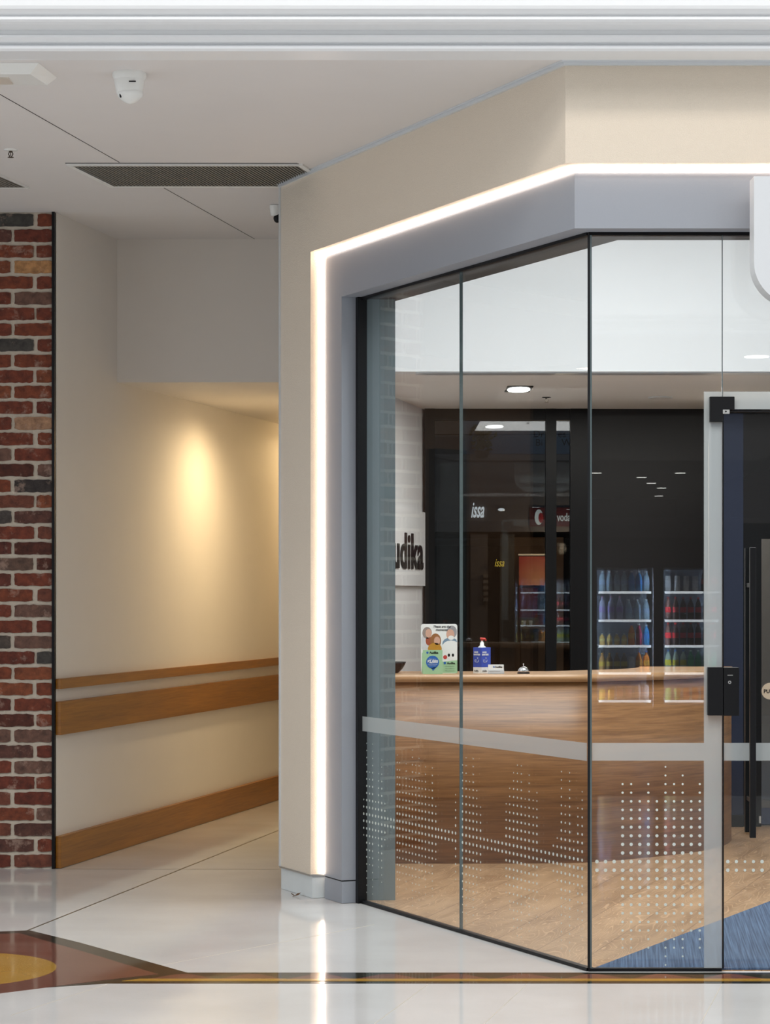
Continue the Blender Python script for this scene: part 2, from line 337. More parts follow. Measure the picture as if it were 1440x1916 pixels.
# ceiling over the corridor mouth and in front of the fascia
b = MB(); b.prism([(-6, 8.52), (6, 8.52), (6, 8.75), (.75, 8.75), G(2.7, .08), (-.40, 11.5), (-.2, 13.1), (-6, 13.1)], ZC, ZC+.12, M['ceil']); struct(b.build('ceiling'))
# cornice beam over the mall edge
prof = [(8.62, 3.42), (8.62, ZC-.002), (8.56, ZC-.002), (8.54, 3.354), (8.415, 3.350), (8.398, 3.350), (8.388, 3.357), (8.388, 3.366), (8.405, 3.371), (8.405, 3.376), (8.385, 3.381), (8.368, 3.392), (8.366, 3.400),
        (8.372, 3.402), (8.372, 3.419), (8.30, 3.421), (8.285, 3.4275), (8.276, 3.434), (8.276, 3.442), (8.290, 3.447), (8.290, 3.452), (8.272, 3.456), (8.256, 3.466), (8.250, 3.476), (8.250, 5.6), (8.62, 5.6)]
def beam(name, prof, x0, x1, mat):
    bb = MB(); n = len(prof); vs = [(x0, y, z) for y, z in prof]+[(x1, y, z) for y, z in prof]
    bb.add(vs, [(i, (i+1) % n, n+(i+1) % n, n+i) for i in range(n)]+[tuple(range(n))[::-1], tuple(range(n, 2*n))], mat)
    o = bb.build(name); bm = bmesh.new(); bm.from_mesh(o.data); bmesh.ops.recalc_face_normals(bm, faces=bm.faces); bm.to_mesh(o.data); bm.free(); return struct(o)
beam('trim_3', prof, -6, 6, M['cornice'])
beam('trim_4', [(8.40-y+.06, z) for y, z in prof], -6, 6, M['cornice'])            # the same cornice on the opposite side of the mall
b = MB(); b.box(-6, 6, -31, -.15, ZC, ZC+.1, M['ceil']); b.box(-6, 6, -.2, 8.7, 5.6, 5.7, M['white']); struct(b.build('ceiling_opposite'))
b = MB(); b.box(-6, 6, -31.2, -31, 0, 3.4, M['matblack']); b.box(-6, 6, -30.98, -30.9, 2.5, 2.9, M['white']); struct(b.build('wall_opposite'))
b = MB(); b.box(-6.1, -6, -31, 0, 0, 3.4, M['matblack']); b.box(6, 6.1, -31, 0, 0, 3.4, M['matblack']); b.box(-6.1, -6, 12.1, 14.5, 0, 3.4, M['matblack']); struct(b.build('wall_light_block'))  # dark walls out of view, added to keep world light from the reflections
# brick pier, left
b = MB(); bx0, bx1, by = -2.06, -1.708, 12.075
b.box(bx0, bx1, by+.004, 12.4, 0, ZC, M['mortar'])
pal = [(.68*a, .62*b_, .60*c_) for a, b_, c_ in ((.23, .058, .028), (.26, .070, .030), (.19, .045, .024), (.30, .095, .040), (.15, .040, .026), (.22, .075, .045), (.24, .06, .03), (.21, .12, .09), (.14, .06, .045), (.12, .035, .02))]
dark = {41: (0, (.05, .048, .042)), 33: (0, (.055, .05, .045)), 38: (1, (.42, .22, .09)), 28: (1, (.38, .22, .13)), 24: (1, (.04, .032, .03)), 14: (0, (.07, .055, .045)), 13: (1, (.06, .055, .05)), 22: (0, (.06, .05, .045)), 19: (0, (.12, .07, .05))}
def brick_poly(x0, x1, z0, z1):
    p = []; n = max(3, int((x1-x0)/.018)); j = lambda a=.0026: random.uniform(-a, a)
    for k in range(n+1): p.append((x0+(x1-x0)*k/n+j(.001), z0+j()+(.004 if k in (0, n) else 0)))
    for k in range(1, 4): p.append((x1+j(.002), z0+(z1-z0)*k/4))
    for k in range(n+1): p.append((x1-(x1-x0)*k/n+j(.001), z1+j()-(.004 if k in (0, n) else 0)))
    for k in range(1, 4): p.append((x0+j(.002), z1-(z1-z0)*k/4))
    return p
def X12(px): return (px-720)/F*12.08
for c in range(42):
    z0 = c*ZC/42+.008; z1 = (c+1)*ZC/42-.009
    segs = ((bx0, X12(20.5+random.uniform(-1, 1))), (X12(27.5), bx1+.001)) if c % 2 == 0 else ((bx0, X12(-24)), (X12(-17), X12(62.5+random.uniform(-3, 2))), (X12(69.5+random.uniform(-1, 2)), bx1+.001))
    for i, (a, e) in enumerate(segs):
        cc = random.choice(pal)
        if c in dark and dark[c][0] == (i if c % 2 == 0 else i-1): cc = dark[c][1]
        b.xz([(max(bx0, min(bx1, xx)), zz) for xx, zz in brick_poly(a, e, z0, z1)], by-.003-random.uniform(0, .002), by+.01, M['brick'], c=cc)
struct(b.build('wall_left'))
b = MB(); b.box(X12(98), X12(103.5), 12.055, 12.2, 0, ZC, M['black']); struct(b.build('trim_5'))
# corridor walls
WD = Vector((.228, .9737)).normalized(); W0 = Vector((X12(103.5)+.003, 12.09))
def cw(t, off): q = W0+WD*t+Vector((WD.y, -WD.x))*off; return (q.x, q.y)
b = MB(); b.prism([cw(0, 0), cw(6.5, 0), cw(6.5, -.15), cw(.1, -.15)], 0, ZC, M['corridor']); struct(b.build('wall_corridor'))
b = MB(); b.prism([cw(.92, -.02), (-.2, 12.98), (-.2, 18.6), cw(6.4, -.02)], 2.579, ZC+.1, M['corridor']); struct(b.build('ceiling_corridor'))
b = MB(); b.box(-1.4, -.1, 18.5, 18.7, 0, 3.4, M['corridor'])
struct(b.build('wall_corridor_end'))
# timber rails
def railobj(name, label, z0, z1, th_, cat):
    q = cw(0, 0); bb = MB(); bb.prism([cw(-.012, .001), cw(-.012, th_), cw(6.3, th_), cw(6.3, .001)], z0, z1, M['rail'])
    o = bb.build(name, loc=(q[0], q[1], z0), bevel=.003); return o
tag(railobj('handrail', '', .922, .974, .030, ''), 'narrow upper timber rail along the corridor wall', 'handrail')
tag(railobj('bump_rail', '', .686, .857, .030, ''), 'wide timber bump rail on the corridor wall below the narrow rail', 'wall rail')
o = railobj('baseboard_left', '', .002, .165, .030, ''); struct(o)
# shop party wall (between corridor and shop)
inner = [(-.30, 11.0), (.0, 15.1), (.272, 16.45)]
b = MB(); b.prism([G(2.70, .02), (-.17, 18.6), (.02, 18.6), (.272, 16.45), (-.005, 15.1), (-.22, 11.02), G(2.36, -.04)], 0, 4.0, M['white']); struct(b.build('wall_party'))
# nib wall inside the glass
b = MB(); b.prism([(-.115, 10.80), (.047, 10.80), (.047, 10.93), (-.165, 10.93)], 0, 4.0, col('nib_paint', (.20, .25, .27), .5)); struct(b.build('wall_nib'))
# interior shell
b = MB(); b.box(4.2, 4.35, 8.8, 16.6, 0, 4.0, M['white']); struct(b.build('wall_right'))
b = MB(); b.prism([(XR+.1, 8.95), (.85, 8.95), (-.4, 11.4), (-.3, 13.8), (XR+.1, 13.8)], 3.92, 4.0, M['white']); struct(b.build('ceiling_shop'))
b = MB(); b.box(-.35, 4.2, 13.64, 13.80, 2.70, 3.95, M['white']); struct(b.build('wall_bulkhead'))
b = MB(); b.box(-.3, 4.2, 13.80, 16.5, 2.70, 2.80, col('low_ceiling_paint', (.88, .85, .82), .6)); b.box(.18, 4.2, 13.66, 13.79, 2.693, 2.702, M['trimgrey']); b.box(.30, 4.2, 13.80, 13.815, 2.695, 2.70, M['black'])
struct(b.build('ceiling_low'))
Yw = 16.4
b = MB(); xa = (1103-720)/F*Yw
b.box(xa, 4.2, Yw, Yw+.12, 0, 2.7, M['charcoal']); struct(b.build('wall_back'))
# rear window of the shop
def XW(px): return (px-720)/F*Yw
wn = sroot('window_3', (XW(950), Yw, 0))
for nm, p0, p1 in (('frame_post', 795, 813), ('frame_post', 1021, 1040), ('frame_post', 1067, 1104)):
    b = MB(); b.box(XW(p0)-.003, XW(p1), Yw-.03, Yw+.06, 0, 2.7, M['black']); b.build(nm, wn)
b = MB(); b.box(XW(795), XW(1104), Yw-.02, Yw+.06, 2.62, 2.7, M['black']); b.box(XW(795), XW(1104), Yw-.02, Yw+.06, 0, .1, M['black']); b.build('frame_rail', wn)
for p0, p1 in ((813, 1021), (1040, 1067)):
    b = MB(); b.box(XW(p0), XW(p1), Yw+.01, Yw+.02, .1, 2.62, M['darkglass']); b.build('glass_pane', wn)
# ================= SHOPFRONT =================
wf = sroot('wall_front', (.62, 8.64, 0))
b = MB(); b.prism(band(.02, .16, 2.735), 2.995, 3.362, M['beige']); b.build('fascia_panel', wf)
b = MB(); b.prism(quadw(2.360, 2.735, .02, .16), .112, 2.995, M['beige']); b.build('jamb_panel', wf)
b = MB(); b.prism(quadw(2.735, 2.765, -.1, .15), .112, 3.362, M['beige']); b.prism(quadw(2.731, 2.742, .158, .168), .112, 3.352, M['trimgrey']); b.build('end_trim', wf)
b = MB(); b.prism(band(.155, .172, 2.742), 3.352, 3.368, M['trimgrey']); b.prism(band(.150, .180, 2.745), 3.364, 3.3698, M['trimgrey']); b.build('top_trim', wf)
b = MB(); b.prism(quadw(2.362, 2.728, .02, .150), .001, .104, M['plinth']); b.prism(quadw(2.728, 2.755, -.1, .150), .001, .112, M['plinth']); b.build('plinth', wf)
b = MB(); b.prism(quadw(2.352, 2.740, .02, .166), .104, .112, M['silver']); b.build('plinth_cap', wf)
wg = sroot('trim_6', (.68, 8.7, 0))
b = MB(); b.prism(band(-.01, .10, 2.34), 2.764, 2.972, M['grey']); b.build('head_panel', wg)
b = MB(); b.prism(quadw(2.135, 2.34, 0, .10), .106, 2.764, M['grey']); b.build('jamb_panel', wg)
b = MB(); b.prism(quadw(2.137, 2.34, 0, .098), .001, .100, M['grey']); b.build('plinth', wg)
b = MB(); b.prism(quadw(2.139, 2.34, 0, .096), .1005, .1055, M['black']); b.build('plinth_shadow_line', wg)  # black strip stands in for the shadow line above the plinth
b = MB(); b.prism(band(-.19, -.012, 2.75), 2.764, 4.0, col('grey_head_board', (.07, .07, .072), .5)); struct(b.build('wall_front_head'))
b = MB(); b.prism(band(-.012, .05, 2.75), 2.973, 4.0, M['grey']); struct(b.build('wall_front_core'))
# LED strip
b = MB(); b.prism([(XR, C.y-.085), corner(.085), G(2.336, .085), G(2.336, .108), corner(.108), (XR, C.y-.108)], 2.9735, 2.9945, M['led'])
b.prism(quadw(2.3405, 2.3595, .085, .108), .113, 2.9945, M['led'])
tag(b.build('led_strip', loc=(.68, 8.7, .113)), 'warm glowing strip light outlining the shopfront portal', 'light strip')

# ---- angled glazing: window_1
def swin(parent, name, s0, s1, z0, z1, d0=-.006, d1=.006):
    bb = MB(); bb.prism(quadw(s0, s1, d0, d1), z0, z1, M['glass'], M['glass']); return bb.build(name, parent)
w1 = sroot('window_1', (*G(1.1, 0), 0))
DP = .0322; ZM = .3945      # dot pitch, centre line of the dot pattern (between the two long rows)
def dots(fn, cols):        # cols: list of (position, rows above/below the centre), fn(pos, z) -> centre, ax
    bb = MB()
    for pos, up, full in cols:
        for k in range(-12, 12):
            kk = k if k >= 0 else -k-1
            if kk >= up: continue
            t = kk/max(up, 1); r = .0066*(1-.62*t) if full else .0035
            fn(bb, pos, ZM+(k+.5)*DP, r)
    return bb
def dot_s(bb, s, z, r):
    n = 10; vs = [(*G(s+r*math.cos(2*PI*k/n), .0085), z+r*math.sin(2*PI*k/n)) for k in range(n)]
    bb.add(vs, [tuple(range(n))[::-1]], M['dot'])
tabA = [(1387, 450), (1357, 350), (1333, 440), (1310, 665), (1287, 240), (1262, 470), (1240, 235), (1217, 610), (1195, 690), (1172, 740), (1150, 740), (1127, 740), (1103, 355), (1082, 430), (1059, 262), (1037, 425), (1015, 210), (993, 205), (972, 250), (950, 335), (930, 420), (908, 640),
        (887, 690), (868, 690), (848, 690), (826, 670), (806, 620), (786, 440), (765, 350), (745, 175), (725, 300), (705, 165), (685, 210), (668, 165), (646, 375), (628, 640), (608, 640), (588, 640), (568, 630), (550, 620), (535, 440), (515, 228), (497, 345), (477, 220), (458, 295), (441, 175), (422, 210), (403, 130), (386, 290), (368, 205), (350, 285), (332, 205), (318, 160), (299, 570), (283, 570), (265, 560), (249, 430), (231, 185), (213, 270), (197, 430), (180, 100), (163, 255), (147, 95), (130, 410), (113, 520)]
colsA = []
for px3, y3 in tabA:
    px = 640+px3/3; k = (px-CX)/F; s = (C.x-k*C.y)/(math.cos(th)+k*math.sin(th))
    Y = C.y+s*math.sin(th); pitch = DP*F/Y; ym = CY+(H-ZM)*F/Y; yy = 1350+y3/3
    colsA.append((s, max(1, min(12, int(round((ym-yy)/pitch)))), 1))
PS = 1.098
def panel(s0, s1):
    g = swin(w1, 'glass_pane', s0, s1, .012, 2.762)
    d_ = dots(dot_s, [c for c in colsA if s0+.005 < c[0] < s1-.004]); d_.build('dot_pattern', g)
    f_ = MB(); f_.add([(*G(s0, .0082), .786), (*G(s1, .0082), .786), (*G(s1, .0082), .853), (*G(s0, .0082), .853)], [(0, 3, 2, 1)], M['film']); f_.build('frosted_band', g)
    return g
panel(.008, PS-.002); panel(PS+.002, 2.12)
b = MB(); b.prism(quadw(PS-.0015, PS+.0015, -.007, .007), .012, 2.762, M['edge']); b.build('joint_seal', w1)
b = MB(); b.prism(quadw(-.0, 2.135, -.014, .014), .001, .013, M['black']); b.prism(quadw(0, 2.135, -.014, .014), 2.752, 2.766, M['black']); b.prism(quadw(2.108, 2.136, -.014, .03), .001, 2.766, M['black']); b.build('frame', w1)
# ---- front glazing: window_2 (side pane, transom) and door_1
w2 = sroot('window_2', (1.1, 8.8, 0))
def X8(px): return (px-CX)/500.0
def ypane(parent, nm, x0, x1, z0, z1, y0=8.794, y1=8.806):
    bb = MB(); bb.box(x0, x1, y0, y1, z0, z1, M['glass']); return bb.build(nm, parent)
sp = ypane(w2, 'glass_pane', .772, X8(1349), .012, 2.762)
tp = ypane(w2, 'transom_pane', X8(1352), XR, 2.100, 2.762)
b = MB(); b.box(X8(1349.6), X8(1351.2), 8.792, 8.806, 2.10, 2.762, M['edge']); b.build('joint_seal', w2)
b = MB(); b.prism([(.766, 8.787), (.7725, 8.787), (.7725, 8.806), (.768, 8.808), (.762, 8.806)], .012, 2.762, M['edge'])
b.prism([(.757, 8.792), (.7655, 8.787), (.764, 8.806)], .012, 2.762, M['black']); b.build('corner_edge', w2)
b = MB(); b.box(.76, XR, 8.786, 8.812, 2.752, 2.766, M['black']); b.box(.76, X8(1349), 8.788, 8.812, .001, .012, M['black']); b.build('frame', w2)
def dot_f(bb, x, z, r):
    n = 14; y = 8.7925; bb.add([(x+r*math.cos(2*PI*k/n), y, z+r*math.sin(2*PI*k/n)) for k in range(n)], [tuple(range(n))], M['dot'])
ups = [10.5, 10, 8, 10, 8, 12, 10, 11, 8, 10]
colsF = [(X8(1116+16.05*k), 1, 1) for k in range(3)]+[(X8(1164+16.02*i), int(u), 1) for i, u in enumerate(ups)]
d_ = MB()
for x, up, _ in colsF:
    for k in range(-12, 12):
        kk = k if k >= 0 else -k-1
        if kk < up: dot_f(d_, x, ZM+(k+.5)*DP, .0068*(1-.55*(kk/12)**1.1))
d_.build('dot_pattern', sp)
def film(parent, nm, x0, x1, z0, z1, y=8.7928):
    bb = MB(); bb.add([(x0, y, z0), (x1, y, z0), (x1, y, z1), (x0, y, z1)], [(0, 1, 2, 3)], M['film']); return bb.build(nm, parent)
def Z8(py): return H-(py-CY)/500.0
film(sp, 'frosted_band', .774, X8(1316), .788, .854)
film(sp, 'frosted_border', X8(1316), X8(1349.5), .013, Z8(733))
film(tp, 'frosted_border', X8(1352), XR, 2.102, Z8(733))
dr = sroot('door_1', (X8(1352), 8.8, 0))
dg = ypane(dr, 'glass_pane', X8(1353), X8(1353)+.95, .012, 2.094)
b = MB(); b.box(X8(1350.5), X8(1353), 8.79, 8.81, .012, 2.094, M['black']); b.box(X8(1353), X8(1353)+.95, 8.79, 8.81, 2.092, 2.097, M['black']); b.build('edge_seal', dr)
film(dg, 'frosted_band', X8(1353), X8(1353)+.95, .788, .854)
d_ = MB()
for k in range(5):
    for j in (0, 1): dot_f(d_, X8(1360.5+16.0*k), ZM+(j-.5)*DP, (.0068, .0064, .0052, .0062, .0068)[k])
d_.build('dot_pattern', dg)
b = MB(); L_ = [(1326, 743), (1372, 743), (1372, 767.5), (1350.5, 767.5), (1350.5, 790), (1326, 790)]
b.xz([(X8(x), Z8(y)) for x, y in L_], 8.775, 8.825, M['matblack']); o = b.build('hinge_patch', dr, bevel=.0015)
b = MB(); b.box(X8(1350), X8(1362.5), 8.773, 8.79, Z8(775), Z8(767.5), M['silver']); b.tube((X8(1355.5), 8.7725, Z8(771)), (X8(1355.5), 8.775, Z8(771)), .0035, M['black']); b.build('pivot_block', dr)
b = MB(); b.box(X8(1322), X8(1350), 8.768, 8.83, Z8(1338), Z8(1248), M['matblack']); b.build('strike_box', dr, bevel=.002)
b = MB(); b.box(X8(1351), X8(1380), 8.766, 8.83, Z8(1338.5), Z8(1248.5), M['matblack']); lk = b.build('lock_box', dr, bevel=.002)
b = MB(); b.tube((X8(1362), 8.7645, Z8(1276)), (X8(1362), 8.767, Z8(1276)), .006, M['silver'], 14); b.tube((X8(1362), 8.7635, Z8(1276)), (X8(1362), 8.7645, Z8(1276)), .003, M['black'], 10); b.build('key_cylinder', lk)
b = MB(); b.box(X8(1358), X8(1368), 8.7645, 8.7665, Z8(1263.5), Z8(1262.2), M['silver']); b.build('badge', lk)
b = MB(); b.box(X8(1397), X8(1408), 8.725, 8.745, Z8(1564), Z8(1025), M['black'])
for py in (1095, 1495): b.box(X8(1399), X8(1406), 8.745, 8.794, Z8(py+4), Z8(py-4), M['black'])
b.build('pull_handle', dr, bevel=.001)
b = MB(); b.box(X8(1398), X8(1409), 8.855, 8.875, Z8(1560), Z8(1025), M['black'])
for py in (1095, 1495): b.box(X8(1400), X8(1407), 8.806, 8.855, Z8(py+4), Z8(py-4), M['black'])
b.build('inner_handle', dr)
b = MB(); pc = (X8(1439), 8.7915, Z8(1293)); b.disc(pc, .031, .031, col('sticker_beige', (.48, .38, .27), .5), 28); st = b.build('push_sticker', dg)
text('lettering', 'PUSH', .0195, M['black'], (X8(1439), 8.7908, Z8(1293)-.007), st, .0002, offset=.0006, align='CENTER')

lx, ly = fl(551, 1677)
b = MB(); lm = col('dry_leaf', (.12, .05, .02), .7)
for a, ln in ((.2, .030), (2.4, .026)):
    c_ = Vector((lx, ly, .003)); d_ = Vector((math.cos(a), math.sin(a), .45))*ln; s_ = Vector((-math.sin(a), math.cos(a), .3))*.009
    b.add([c_, c_+d_*.5+s_, c_+d_, c_+d_*.5-s_, c_+Vector((0, 0, -.002)), c_+d_*.5+s_+Vector((0, 0, -.001)), c_+d_+Vector((0, 0, -.001)), c_+d_*.5-s_+Vector((0, 0, -.001))], [(0, 1, 2, 3), (7, 6, 5, 4), (0, 4, 5, 1), (1, 5, 6, 2), (2, 6, 7, 3), (3, 7, 4, 0)], lm)
b.tube((lx, ly, .0035), (lx-.008, ly-.02, .0015), .0012, lm, 6)
tag(b.build('dry_leaf', loc=(lx, ly, 0)), 'tiny curled dry leaf on the white floor beside the plinth', 'leaf')
# ================= WHITE SIGN top right =================
b = MB(); xl = (1410-CX)/F*8.52
b.xz([(xl+.62, 2.925), (xl, 2.925)]+[(xl+.155-.155*math.cos(k*PI/24), 2.46+.155-.155*math.sin(k*PI/24)) for k in range(13)]+[(xl+.465+.155*math.sin(k*PI/24), 2.46+.155-.155*math.cos(k*PI/24)) for k in range(13)], 8.52, 8.62, pbr('sign_white', (.64, .66, .68), .35))
sg = b.build('shop_sign', loc=(xl+.3, 8.6, 2.45))
# square upper corner of the panel
tag(sg, 'white rounded sign panel on the fascia at the right edge above the door', 'sign')
b = MB(); b.box(xl+.05, xl+.55, 8.62, 8.70, 2.55, 2.90, M['white']); b.build('sign_mount', sg)

# ================= CEILING FITTINGS =================
def YC(py): return (ZC-H)*F/(CY-py)
def CP(px, py): Y = YC(py); return ((px-CX)/F*Y, Y)
t = thing('emergency_light', 'tapered white emergency light box on the ceiling near the cornice', 'light', (-1.45, 8.79, ZC))
b = MB(); top = [(-1.72, 8.67), (-1.277, 8.67), (-1.243, 8.92), (-1.72, 8.92)]; bot = [(-1.69, 8.70), (-1.312, 8.70), (-1.276, 8.885), (-1.69, 8.885)]
vs = [(x, y, ZC-.0005) for x, y in top]+[(x, y, ZC-.036) for x, y in bot]
b.add(vs, [(3, 2, 1, 0)[::-1], (7, 6, 5, 4), (0, 1, 5, 4)[::-1], (1, 2, 6, 5)[::-1], (2, 3, 7, 6)[::-1], (3, 0, 4, 7)[::-1]], M['plastic']); o = b.build('housing', t)
bm = bmesh.new(); bm.from_mesh(o.data); bmesh.ops.recalc_face_normals(bm, faces=bm.faces); bm.to_mesh(o.data); bm.free()
b = MB(); b.box(-1.68, -1.40, 8.75, 8.86, ZC-.040, ZC-.036, col('diffuser_cream', (.62, .55, .47), .4)); b.build('diffuser', t)
cx, cy = CP(242, 137)
t = thing('dome_camera', 'white eyeball security camera hanging under the ceiling', 'camera', (cx, cy, ZC))
b = MB(); b.lathe([(.063, 0), (.064, -.012), (.058, -.026)], cx, cy, ZC, M['plastic'], 28); b.build('base_plate', t)
b = MB(); b.lathe([(.058, -.024), (.056, -.040), (.051, -.066), (.048, -.076)], cx, cy, ZC, M['plastic'], 28); bd = b.build('body', t)
b = MB(); b.box(cx+.004, cx+.030, cy-.0562, cy-.0520, ZC-.0445, ZC-.0405, M['black']); b.build('maker_mark', bd)
b = MB(); b.lathe([(.0485, -.070), (.050, -.076), (.046, -.088), (.032, -.102), (.014, -.113), (.001, -.116)], cx+.002, cy, ZC, M['plastic'], 28); eb = b.build('eyeball', t)
b = MB(); b.sphere((cx-.030, cy-.026, ZC-.086), .008, M['black'], .6, 1, 1.5, 10); b.build('lens', eb)
def sprinkler(px, py, zc, lab):
    Y = (zc-H)*F/(CY-py); X = (px-CX)/F*Y
    t = thing('fire_sprinkler', lab, 'sprinkler', (X, Y, zc))
    b = MB(); b.lathe([(.030, 0), (.029, -.003), (.012, -.006)], X, Y, zc, M['plastic'] if zc > 3 else M['matblack'], 16); b.build('escutcheon', t)
    m = col('bronze', (.06, .045, .03), .4, metal=.6); b = MB(); b.tube((X, Y, zc-.004), (X, Y, zc-.012), .008, m); 
    for sx in (-1, 1): b.tube((X+sx*.006, Y, zc-.010), (X+sx*.010, Y, zc-.020), .0022, m, 6); b.tube((X+sx*.010, Y, zc-.020), (X+sx*.003, Y, zc-.032), .0022, m, 6)
    b.tube((X, Y, zc-.012), (X, Y, zc-.028), .002, m, 6); b.lathe([(.014, -.033), (.014, -.0345)], X, Y, zc, m, 12); b.build('head', t)
sprinkler(20, 280, ZC, 'small bronze sprinkler head on the mall ceiling beside the left edge')
sprinkler(1022, 743, 2.70, 'black sprinkler head on the low ceiling above the reception desk')
def grille(name, lab, poly, n, lw, slantdir):
    cxx = sum(p[0] for p in poly)/4; cyy = sum(p[1] for p in poly)/4
    t = thing(name, lab, 'vent', (cxx, cyy, ZC), None)
    def ins(p, k): return (p[0]+(cxx-p[0])*k[0], p[1]+(cyy-p[1])*k[1])
    inner = [ins(p, (.045, .11)) for p in poly]
    b = MB(); vs = [(x, y, ZC-.008) for x, y in poly]+[(x, y, ZC-.006) for x, y in inner]+[(x, y, ZC) for x, y in poly]
    b.add(vs, [(i, (i+1) % 4, 4+(i+1) % 4, 4+i) for i in range(4)]+[(i, 8+i, 8+(i+1) % 4, (i+1) % 4) for i in range(4)], M['plastic']); b.build('frame', t)
    b = MB(); b.add([(x, y, ZC-.0015) for x, y in inner], [(0, 1, 2, 3)], M['black']); b.build('backing', t)
    b = MB()
    A, B, Cc, D = [Vector(p) for p in inner]
    for k in range(n):
        f = (k+.5)/n; p = A.lerp(B, f); q = D.lerp(Cc, f); b.prism([p, p+Vector((lw, 0)), q+Vector((lw, 0)), q], ZC-.006, ZC-.002, M['grill'])
    b.build('louvre', t)
    return t
n_, f_ = YC(306.5), YC(348.5)
grille('ceiling_vent', 'long dark louvred return air grille in the ceiling beside the shop fascia', [((124-CX)/F*n_, n_), (-.375, n_), (-.24, f_), ((206-CX)/F*f_, f_)], 60, .009, 0)
n_, f_ = YC(322), YC(350)
grille('ceiling_vent', 'grey ceiling vent cut by the left edge of the photo', [(-2.4, n_), ((-8-CX)/F*n_, n_), ((55-CX)/F*f_, f_), (-2.34, f_)], 30, .012, 0)
b = MB()
def cstrip(p, q, wd):
    p = Vector(p); q = Vector(q); n = (q-p).normalized(); n = Vector((-n.y, n.x))*wd/2
    b.prism([p-n, q-n, q+n, p+n], ZC-.0012, ZC, M['black'])
cstrip(CP(-20, 165), CP(223, 303.5), .0035); cstrip(CP(304, 350), CP(476, 447), .0035); n_ = YC(305.8)
cstrip(CP(122, 305.2), CP(556, 305.6), .014); cstrip(CP(557, 306), CP(574, 325), .008); struct(b.build('trim_7'))
Y = 11.85; X = (511-CX)/F*Y
t = thing('bracket_camera', 'small white camera with black lens half hidden behind the fascia end', 'camera', (X, Y, ZC))
b = MB(); b.lathe([(.026, 0), (.026, -.012), (.020, -.050), (.012, -.055)], X+.008, Y, ZC-.002, M['plastic'], 16); b.build('body', t)
b = MB(); b.sphere((X+.020, Y, ZC-.066), .024, M['black'], .8, .8, 1); b.build('lens', t)
# low ceiling fittings in the shop
def LP(px, py): Y = (2.70-H)*F/(CY-py); return (px-CX)/F*Y, Y
X, Y = LP(970, 727)
t = thing('downlight', 'lit square downlight in the low ceiling above the desk', 'light', (X, Y, 2.70))
b = MB(); b.box(X-.080, X+.080, Y-.20, Y+.20, 2.694, 2.6995, M['black']); b.build('trim_frame', t)
b = MB(); b.prism([(X+.070*math.cos(a*PI/16), Y+.17*math.sin(a*PI/16)) for a in range(32)], 2.690, 2.694, col('downlight_lit', (1, 1, 1), .5, emit=(1, .99, .96), estr=22)); b.build('lens', t)
X, Y = LP(1235, 743)
t = thing('ceiling_speaker', 'round grey speaker disc in the low ceiling right of the downlight', 'speaker', (X, Y, 2.70))
b = MB(); b.lathe([(.080, 0), (.082, -.006), (.074, -.009)], X, Y, 2.70, M['trimgrey'], 28); b.build('rim', t)
b = MB(); b.lathe([(.072, -.0085), (.072, -.0095)], X, Y, 2.70, M['ceil'], 28); b.build('grille', t)

# ================= SHOP INTERIOR OBJECTS =================
# sign on the party wall
p0 = Vector((-.005, 15.1)); p1 = Vector((.272, 16.45)); sd = (p1-p0).normalized(); sn = Vector((sd.y, -sd.x)); ang = math.atan2(sd.y, sd.x)
def SP(t_, off): q = p0+sd*t_+sn*off; return (q.x, q.y)
t = thing('wall_sign', 'white wall sign with bold black letters beside the rear window', 'sign', (*SP(.6, 0), 1.47))
b = MB(); b.prism([SP(-.15, .001), SP(1.27, .001), SP(1.27, .03), SP(-.15, .03)], 1.465, 1.975, M['white']); b.build('panel', t)
q = SP(1.165, .035); text('lettering', 'Audika', .33, M['black'], (q[0], q[1], 1.585), t, .003, rotz=ang, offset=.007, sx=1.42, spacing=1.06, align='RIGHT')
# reception desk
t = thing('reception_desk', 'curved timber reception desk with pale oak top behind the glass', 'desk', (.9, 12.6, 0))
raw = [(-.12, 12.26), (.5, 12.26), (.9, 12.28), (1.072, 12.32), (1.225, 12.41), (1.368, 12.52), (1.56, 12.68), (1.745, 12.88), (1.885, 13.12), (1.975, 13.42), (1.99, 13.60)]
path = []
for i in range(len(raw)-1):
    P0 = Vector(raw[max(0, i-1)]); P1 = Vector(raw[i]); P2 = Vector(raw[i+1]); P3 = Vector(raw[min(len(raw)-1, i+2)])
    for k in range(5):
        u_ = k/5; path.append(.5*((2*P1)+(-P0+P2)*u_+(2*P0-5*P1+4*P2-P3)*u_*u_+(-P0+3*P1-3*P2+P3)*u_**3))
path.append(Vector(raw[-1]))
def offp(o):
    r = []
    for i, p in enumerate(path):
        a = path[max(0, i-1)]; c_ = path[min(len(path)-1, i+1)]; d_ = (c_-a).normalized(); r.append((p.x-d_.y*o, p.y+d_.x*o))
    return r
def ribbon(o0, o1, z0, z1, mat, nm):
    A = offp(o0); B = offp(o1); n = len(A); vs = [(x, y, z) for (x, y) in A for z in (z0, z1)]+[(x, y, z) for (x, y) in B for z in (z0, z1)]
    fs = []; 
    for i in range(n-1):
        a = 2*i; c_ = 2*n+2*i; fs += [(a, a+2, a+3, a+1), (c_, c_+1, c_+3, c_+2), (a+1, a+3, c_+3, c_+1), (a, c_, c_+2, a+2)]
    fs += [(0, 1, 2*n+1, 2*n), (2*n-2, 4*n-2, 4*n-1, 2*n-1)]
    bb = MB(); bb.add(vs, fs, mat); ob = bb.build(nm, t)
    for p in ob.data.polygons: p.use_smooth = abs(p.normal.z) < .5 and p.area < .3
    return ob
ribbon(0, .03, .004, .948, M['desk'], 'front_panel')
ribbon(-.012, .52, .950, .990, M['desktop'], 'worktop')
